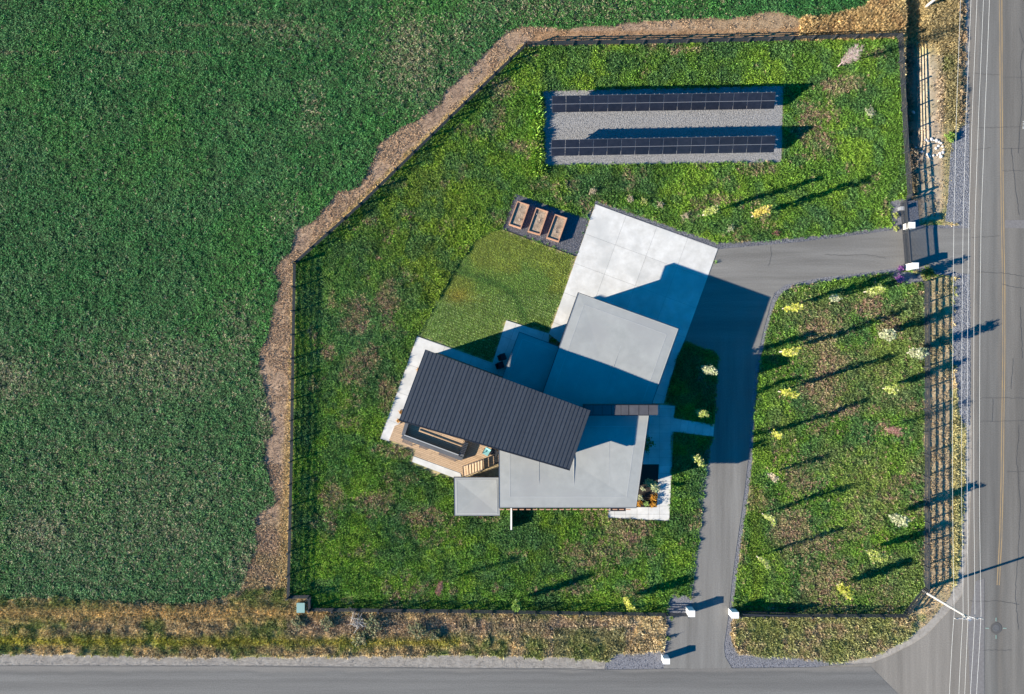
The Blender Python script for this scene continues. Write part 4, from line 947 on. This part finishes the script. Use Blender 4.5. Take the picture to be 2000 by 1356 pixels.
for i, (x, y, r, c, lb) in enumerate(((1247, 984, .42, ORG, 'orange mum clump in the southwest corner of the planting bed'), (1277, 973, .42, ORG, 'orange mum clump at the walk edge of the bed, the upper one'), (1276, 985, .38, ORG, 'orange mum clump in the southeast corner of the planting bed'),
                                       (1263, 984, .32, GRN * 1.1 + .04, 'grey-green shrub between two orange clumps'), (1251, 972, .34, PALE, 'pale tan shrub by the house wall in the planting bed'), (1283, 955, .40, PALE, 'pale leafy shrub at the walk edge of the planting bed'), (1256, 955, .22, PALE, 'tiny pale shrub under the roof edge in the planting bed'))):
    shrub(x, y, r, .6 if i < 6 else 1.0, c, lb, 'bedding_plant', n=260, lsize=.08, cat='plant')
shrub(1260, 868, .9, 1.0, GRN * .6, 'dark shrub in deep shade against the house by the entry walk', n=500, lsize=.12)
for x, y, lb in ((778, 822, 'orange shrub at the lower end of the narrow bed beside the dark roof'), (783, 806, 'small tan shrub partway along the narrow bed beside the dark roof'), (818, 722, 'tiny tan shrub at the upper end of the narrow bed beside the dark roof')):
    shrub(x, y, .26, .45, ORG * .9 + .03, lb, 'bedding_plant', n=120, lsize=.08, cat='plant')
for x, y, lb in ((1326, 1164, 'dark little shrub on the gravel west of the lower driveway, farther from the asphalt'), (1349, 1167, 'dark little shrub on the gravel touching the lower driveway'), (1434, 1180, 'twiggy shrub on the gravel above the east lower pillar'), (1448, 1184, 'green shrub on the gravel beside the parked gate'),
                 (1306, 1247, 'green weed on the gravel edge between the two west pillars'), (1312, 1208, 'small weed on the gravel just below the bottom fence')):
    shrub(x, y, .26, .55, GRN * .7, lb, n=110, lsize=.08)
SAGE = np.array([(.20, .22, .11), (.13, .16, .08), (.30, .28, .16), (.24, .20, .12)])
for x, y, r, h, lb in ((640, 1216, .8, .9, 'yellow-grey scrub bush left of the brush pile'), (727, 1222, 1.1, 1.3, 'pale grey scrub bush on the right of the brush pile'), (705, 1246, .9, .8, 'pale scrub bush below the brush pile'), (815, 1232, 1.1, 1.2, 'wide grey-green scrub bush farther along the bottom verge'),
                       (850, 1240, .6, .7, 'small olive scrub bush at the right end of the scrub'), (584, 1214, .7, .7, 'dark scrub tuft just below the utility box'), (1858, 268, .55, .6, 'single green bush where the roadside gravel begins')):
    shrub(x, y, r, h, SAGE if x < 1800 else GRN, lb, 'scrub_bush', n=520, lsize=.13)
bp = empty('brush_pile', W(700, 1212), label='heap of cut grey branches on the verge below the fence', cat='brush pile')
for i in range(38):
    c = Vector(W(700 + R.gauss(0, 7), 1212 + R.gauss(0, 7))); a = R.uniform(0, 6.28); L = R.uniform(.6, 1.8); z = R.uniform(.05, .6)
    d = Vector((math.cos(a), math.sin(a), R.uniform(-.2, .4))) * L
    p0 = Vector((c.x, c.y, z)); MB().tube([p0 - d * .5, p0 + Vector((R.uniform(-.1, .1), R.uniform(-.1, .1), .05)), p0 + d * .5], .035, 5, .012).build('branch', M_pole, bp)

# ------------------------------------------------------------------ ground cover: plants nobody could count
def clump(name, n, rad, h, size, kind, seed):
    rs = np.random.default_rng(seed); a = rs.uniform(0, 6.28, n); r = rad * np.sqrt(rs.random(n))
    if kind == 'leaf':
        c = np.stack([np.cos(a) * r, np.sin(a) * r, h * (.25 + .75 * rs.random(n)) * (1 - .5 * (r / rad) ** 2)], 1)
        return leafmesh(name, c, size, rs, np.array([[1, 1, 1]]), var=0, up=.5, m=M_leafi, aspect=1.4)
    me = bpy.data.meshes.new(name); V = []; F = []
    for i in range(n):
        b = np.array([math.cos(a[i]) * r[i] * .45, math.sin(a[i]) * r[i] * .45, 0]); t = np.array([math.cos(a[i]) * r[i] * 1.5 + rs.normal(0, .03), math.sin(a[i]) * r[i] * 1.5 + rs.normal(0, .03), h * rs.uniform(.6, 1.1)])
        s = np.array([-math.sin(a[i]), math.cos(a[i]), 0]) * size * .5; mid = b * .45 + t * .55 + np.array([0, 0, h * .12]); k = len(V)
        V += [b - s, b + s, mid + s * .8, mid - s * .8, t]; F += [(k, k + 1, k + 2, k + 3), (k + 3, k + 2, k + 4)]
    me.from_pydata([tuple(v) for v in V], [], F); me.update(); va = me.attributes.new('v', 'FLOAT', 'POINT'); va.data.foreach_set('value', np.repeat(rs.random(n) ** 2.5, 5)); me.materials.append(M_leafi)
    return me
def protos(name, *args):
    c = bpy.data.collections.new(name)
    for i in range(3): c.objects.link(bpy.data.objects.new(name, clump(name, *args, 11 + i * 5)))
    return c
def scatter(name, px, py, tint, sc, coll, label, cat, tilt=.15):
    z = gz(px, py); co = np.stack([(px - 1000) / S, (678 - py) / S, z], 1)
    me = bpy.data.meshes.new(name); me.vertices.add(len(co)); me.vertices.foreach_set('co', co.ravel())
    a = me.attributes.new('tint', 'FLOAT_COLOR', 'POINT'); a.data.foreach_set('color', np.concatenate([tint, np.ones((len(co), 1))], 1).ravel())
    a = me.attributes.new('sc', 'FLOAT', 'POINT'); a.data.foreach_set('value', sc)
    o = obj(name, me, label=label, cat=cat, kind='stuff')
    g = bpy.data.node_groups.new(name, 'GeometryNodeTree'); g.interface.new_socket('Geometry', in_out='INPUT', socket_type='NodeSocketGeometry'); g.interface.new_socket('Geometry', in_out='OUTPUT', socket_type='NodeSocketGeometry')
    n = g.nodes; l = g.links; i = n.new('NodeGroupInput'); ou = n.new('NodeGroupOutput'); ip = n.new('GeometryNodeInstanceOnPoints')
    ci = n.new('GeometryNodeCollectionInfo'); ci.inputs['Collection'].default_value = coll; ci.inputs['Separate Children'].default_value = True; ci.inputs['Reset Children'].default_value = True
    rv = n.new('FunctionNodeRandomValue'); rv.data_type = 'FLOAT_VECTOR'; rv.inputs[0].default_value = (-tilt, -tilt, 0); rv.inputs[1].default_value = (tilt, tilt, 6.283)
    na = n.new('GeometryNodeInputNamedAttribute'); na.data_type = 'FLOAT'; na.inputs['Name'].default_value = 'sc'
    ip.inputs['Pick Instance'].default_value = True
    l.new(i.outputs[0], ip.inputs['Points']); l.new(ci.outputs[0], ip.inputs['Instance']); l.new(rv.outputs[0], ip.inputs['Rotation']); l.new(na.outputs[0], ip.inputs['Scale']); l.new(ip.outputs[0], ou.inputs[0])
    md = o.modifiers.new('scatter', 'NODES'); md.node_group = g
def pts(step, x0=-130, x1=2130, y0=-130, y1=1420):
    X, Y = np.meshgrid(np.arange(x0, x1, step), np.arange(y0, y1, step)); x = X.ravel() + rng.uniform(-.5, .5, X.size) * step; y = Y.ravel() + rng.uniform(-.5, .5, X.size) * step
    return x, y
P_crop = protos('crop_plant', 12, .15, .31, .070, 'leaf'); P_grass = protos('grass_clump', 15, .13, .22, .034, 'blade'); P_leafy = protos('leafy_clump', 12, .13, .20, .058, 'leaf')
P_stub = protos('stubble', 11, .08, .06, .018, 'blade'); P_tall = protos('tall_grass', 22, .18, .50, .032, 'blade'); P_lawn = protos('lawn_tuft', 14, .07, .035, .018, 'blade')
P_verge = protos('verge_tuft', 16, .15, .26, .032, 'blade')
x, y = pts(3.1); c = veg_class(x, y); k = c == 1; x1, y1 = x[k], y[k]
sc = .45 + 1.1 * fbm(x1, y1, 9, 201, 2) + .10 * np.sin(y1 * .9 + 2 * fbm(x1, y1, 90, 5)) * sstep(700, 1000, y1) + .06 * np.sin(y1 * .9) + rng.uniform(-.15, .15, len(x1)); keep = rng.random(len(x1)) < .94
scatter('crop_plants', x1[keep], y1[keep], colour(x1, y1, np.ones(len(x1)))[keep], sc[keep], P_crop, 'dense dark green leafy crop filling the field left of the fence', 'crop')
x, y = pts(2.95); c = veg_class(x, y); k = c == 2; x1, y1 = x[k], y[k]; tn = colour(x1, y1, np.full(len(x1), 2)); sc = .5 + 1.05 * fbm(x1, y1, 11, 207, 2) + rng.uniform(-.12, .12, len(x1))
tallw = np.exp(-((x1 - 1048) / 14) ** 2) * ((y1 > 190) & (y1 < 340)); sc = sc * (1 + 1.6 * tallw)
h = rng.random(len(x1)) < .55
scatter('rough_grass', x1[h], y1[h], tn[h], sc[h] * 1.15, P_grass, 'rough bright green grass with dry patches covering the fenced lot', 'grass', .3)
scatter('weeds', x1[~h], y1[~h], tn[~h], sc[~h], P_leafy, 'low leafy green weeds mixed through the fenced grass', 'weeds', .3)
x, y = pts(2.7); c = veg_class(x, y); k = (c == 3) & (rng.random(len(x)) < .85); x1, y1 = x[k], y[k]; tn = colour(x1, y1, np.full(len(x1), 3))
dl = (tn[:, 0] > .44).astype(float)
scatter('dry_stubble', x1, y1, tn, .6 + .7 * fbm(x1, y1, 9, 210, 2) + dl * .9 + 1.3 * sstep(980, 1150, y1), P_stub, 'dry brown stubble strip between the crop and the fence', 'stubble', .35)
x, y = pts(2.2, 800, 1140, 440, 720); c = veg_class(x, y); k = (c == 4); x1, y1 = x[k], y[k]
scatter('mown_lawn', x1, y1, colour(x1, y1, np.full(len(x1), 4)), .75 + .5 * rng.random(len(x1)), P_lawn, 'mown yellow-green lawn patch with stripes beside the patio', 'lawn', .3)
x, y = pts(3.9); c = veg_class(x, y); k = (c == 5) | ((c == 6) & (y < 240) & (x > 1790) & (x < 1874) & ((y < 85) | (x > 1830))) | ((c == 6) & (x < 640) & (np.abs(y - 1196 + (fbm(x, y, 30, 5) - .5) * 20) < 16)) ; kk = k & (x < 2130); x1, y1 = x[kk], y[kk]
scatter('tall_dry_grass', x1, y1, colour(x1, y1, c[kk]), .6 + .7 * fbm(x1, y1, 20, 213, 2), P_tall, 'tall golden dry grass outside the fence corners', 'grass', .4)
x, y = pts(2.9); c = veg_class(x, y); k = (c == 6) & (rng.random(len(x)) < np.where((x > 1793) & (x < 1838) & (y > 95) & (y < 430), .22, np.where((x > 1806) & (x < 1860) & (y > 540), .62, .85))); x1, y1 = x[k], y[k]
scatter('verge_plants', x1, y1, colour(x1, y1, np.full(len(x1), 6)), (.35 + 1.7 * fbm(x1, y1, 12, 214, 2)) * np.where((x1 > 1790) & (x1 < 1862) & (y1 > 80), .45, 1) * np.where(x1 >= 1868, .6, 1), P_verge, 'mixed dry and green verge plants between the fences and the roads', 'weeds', .35)
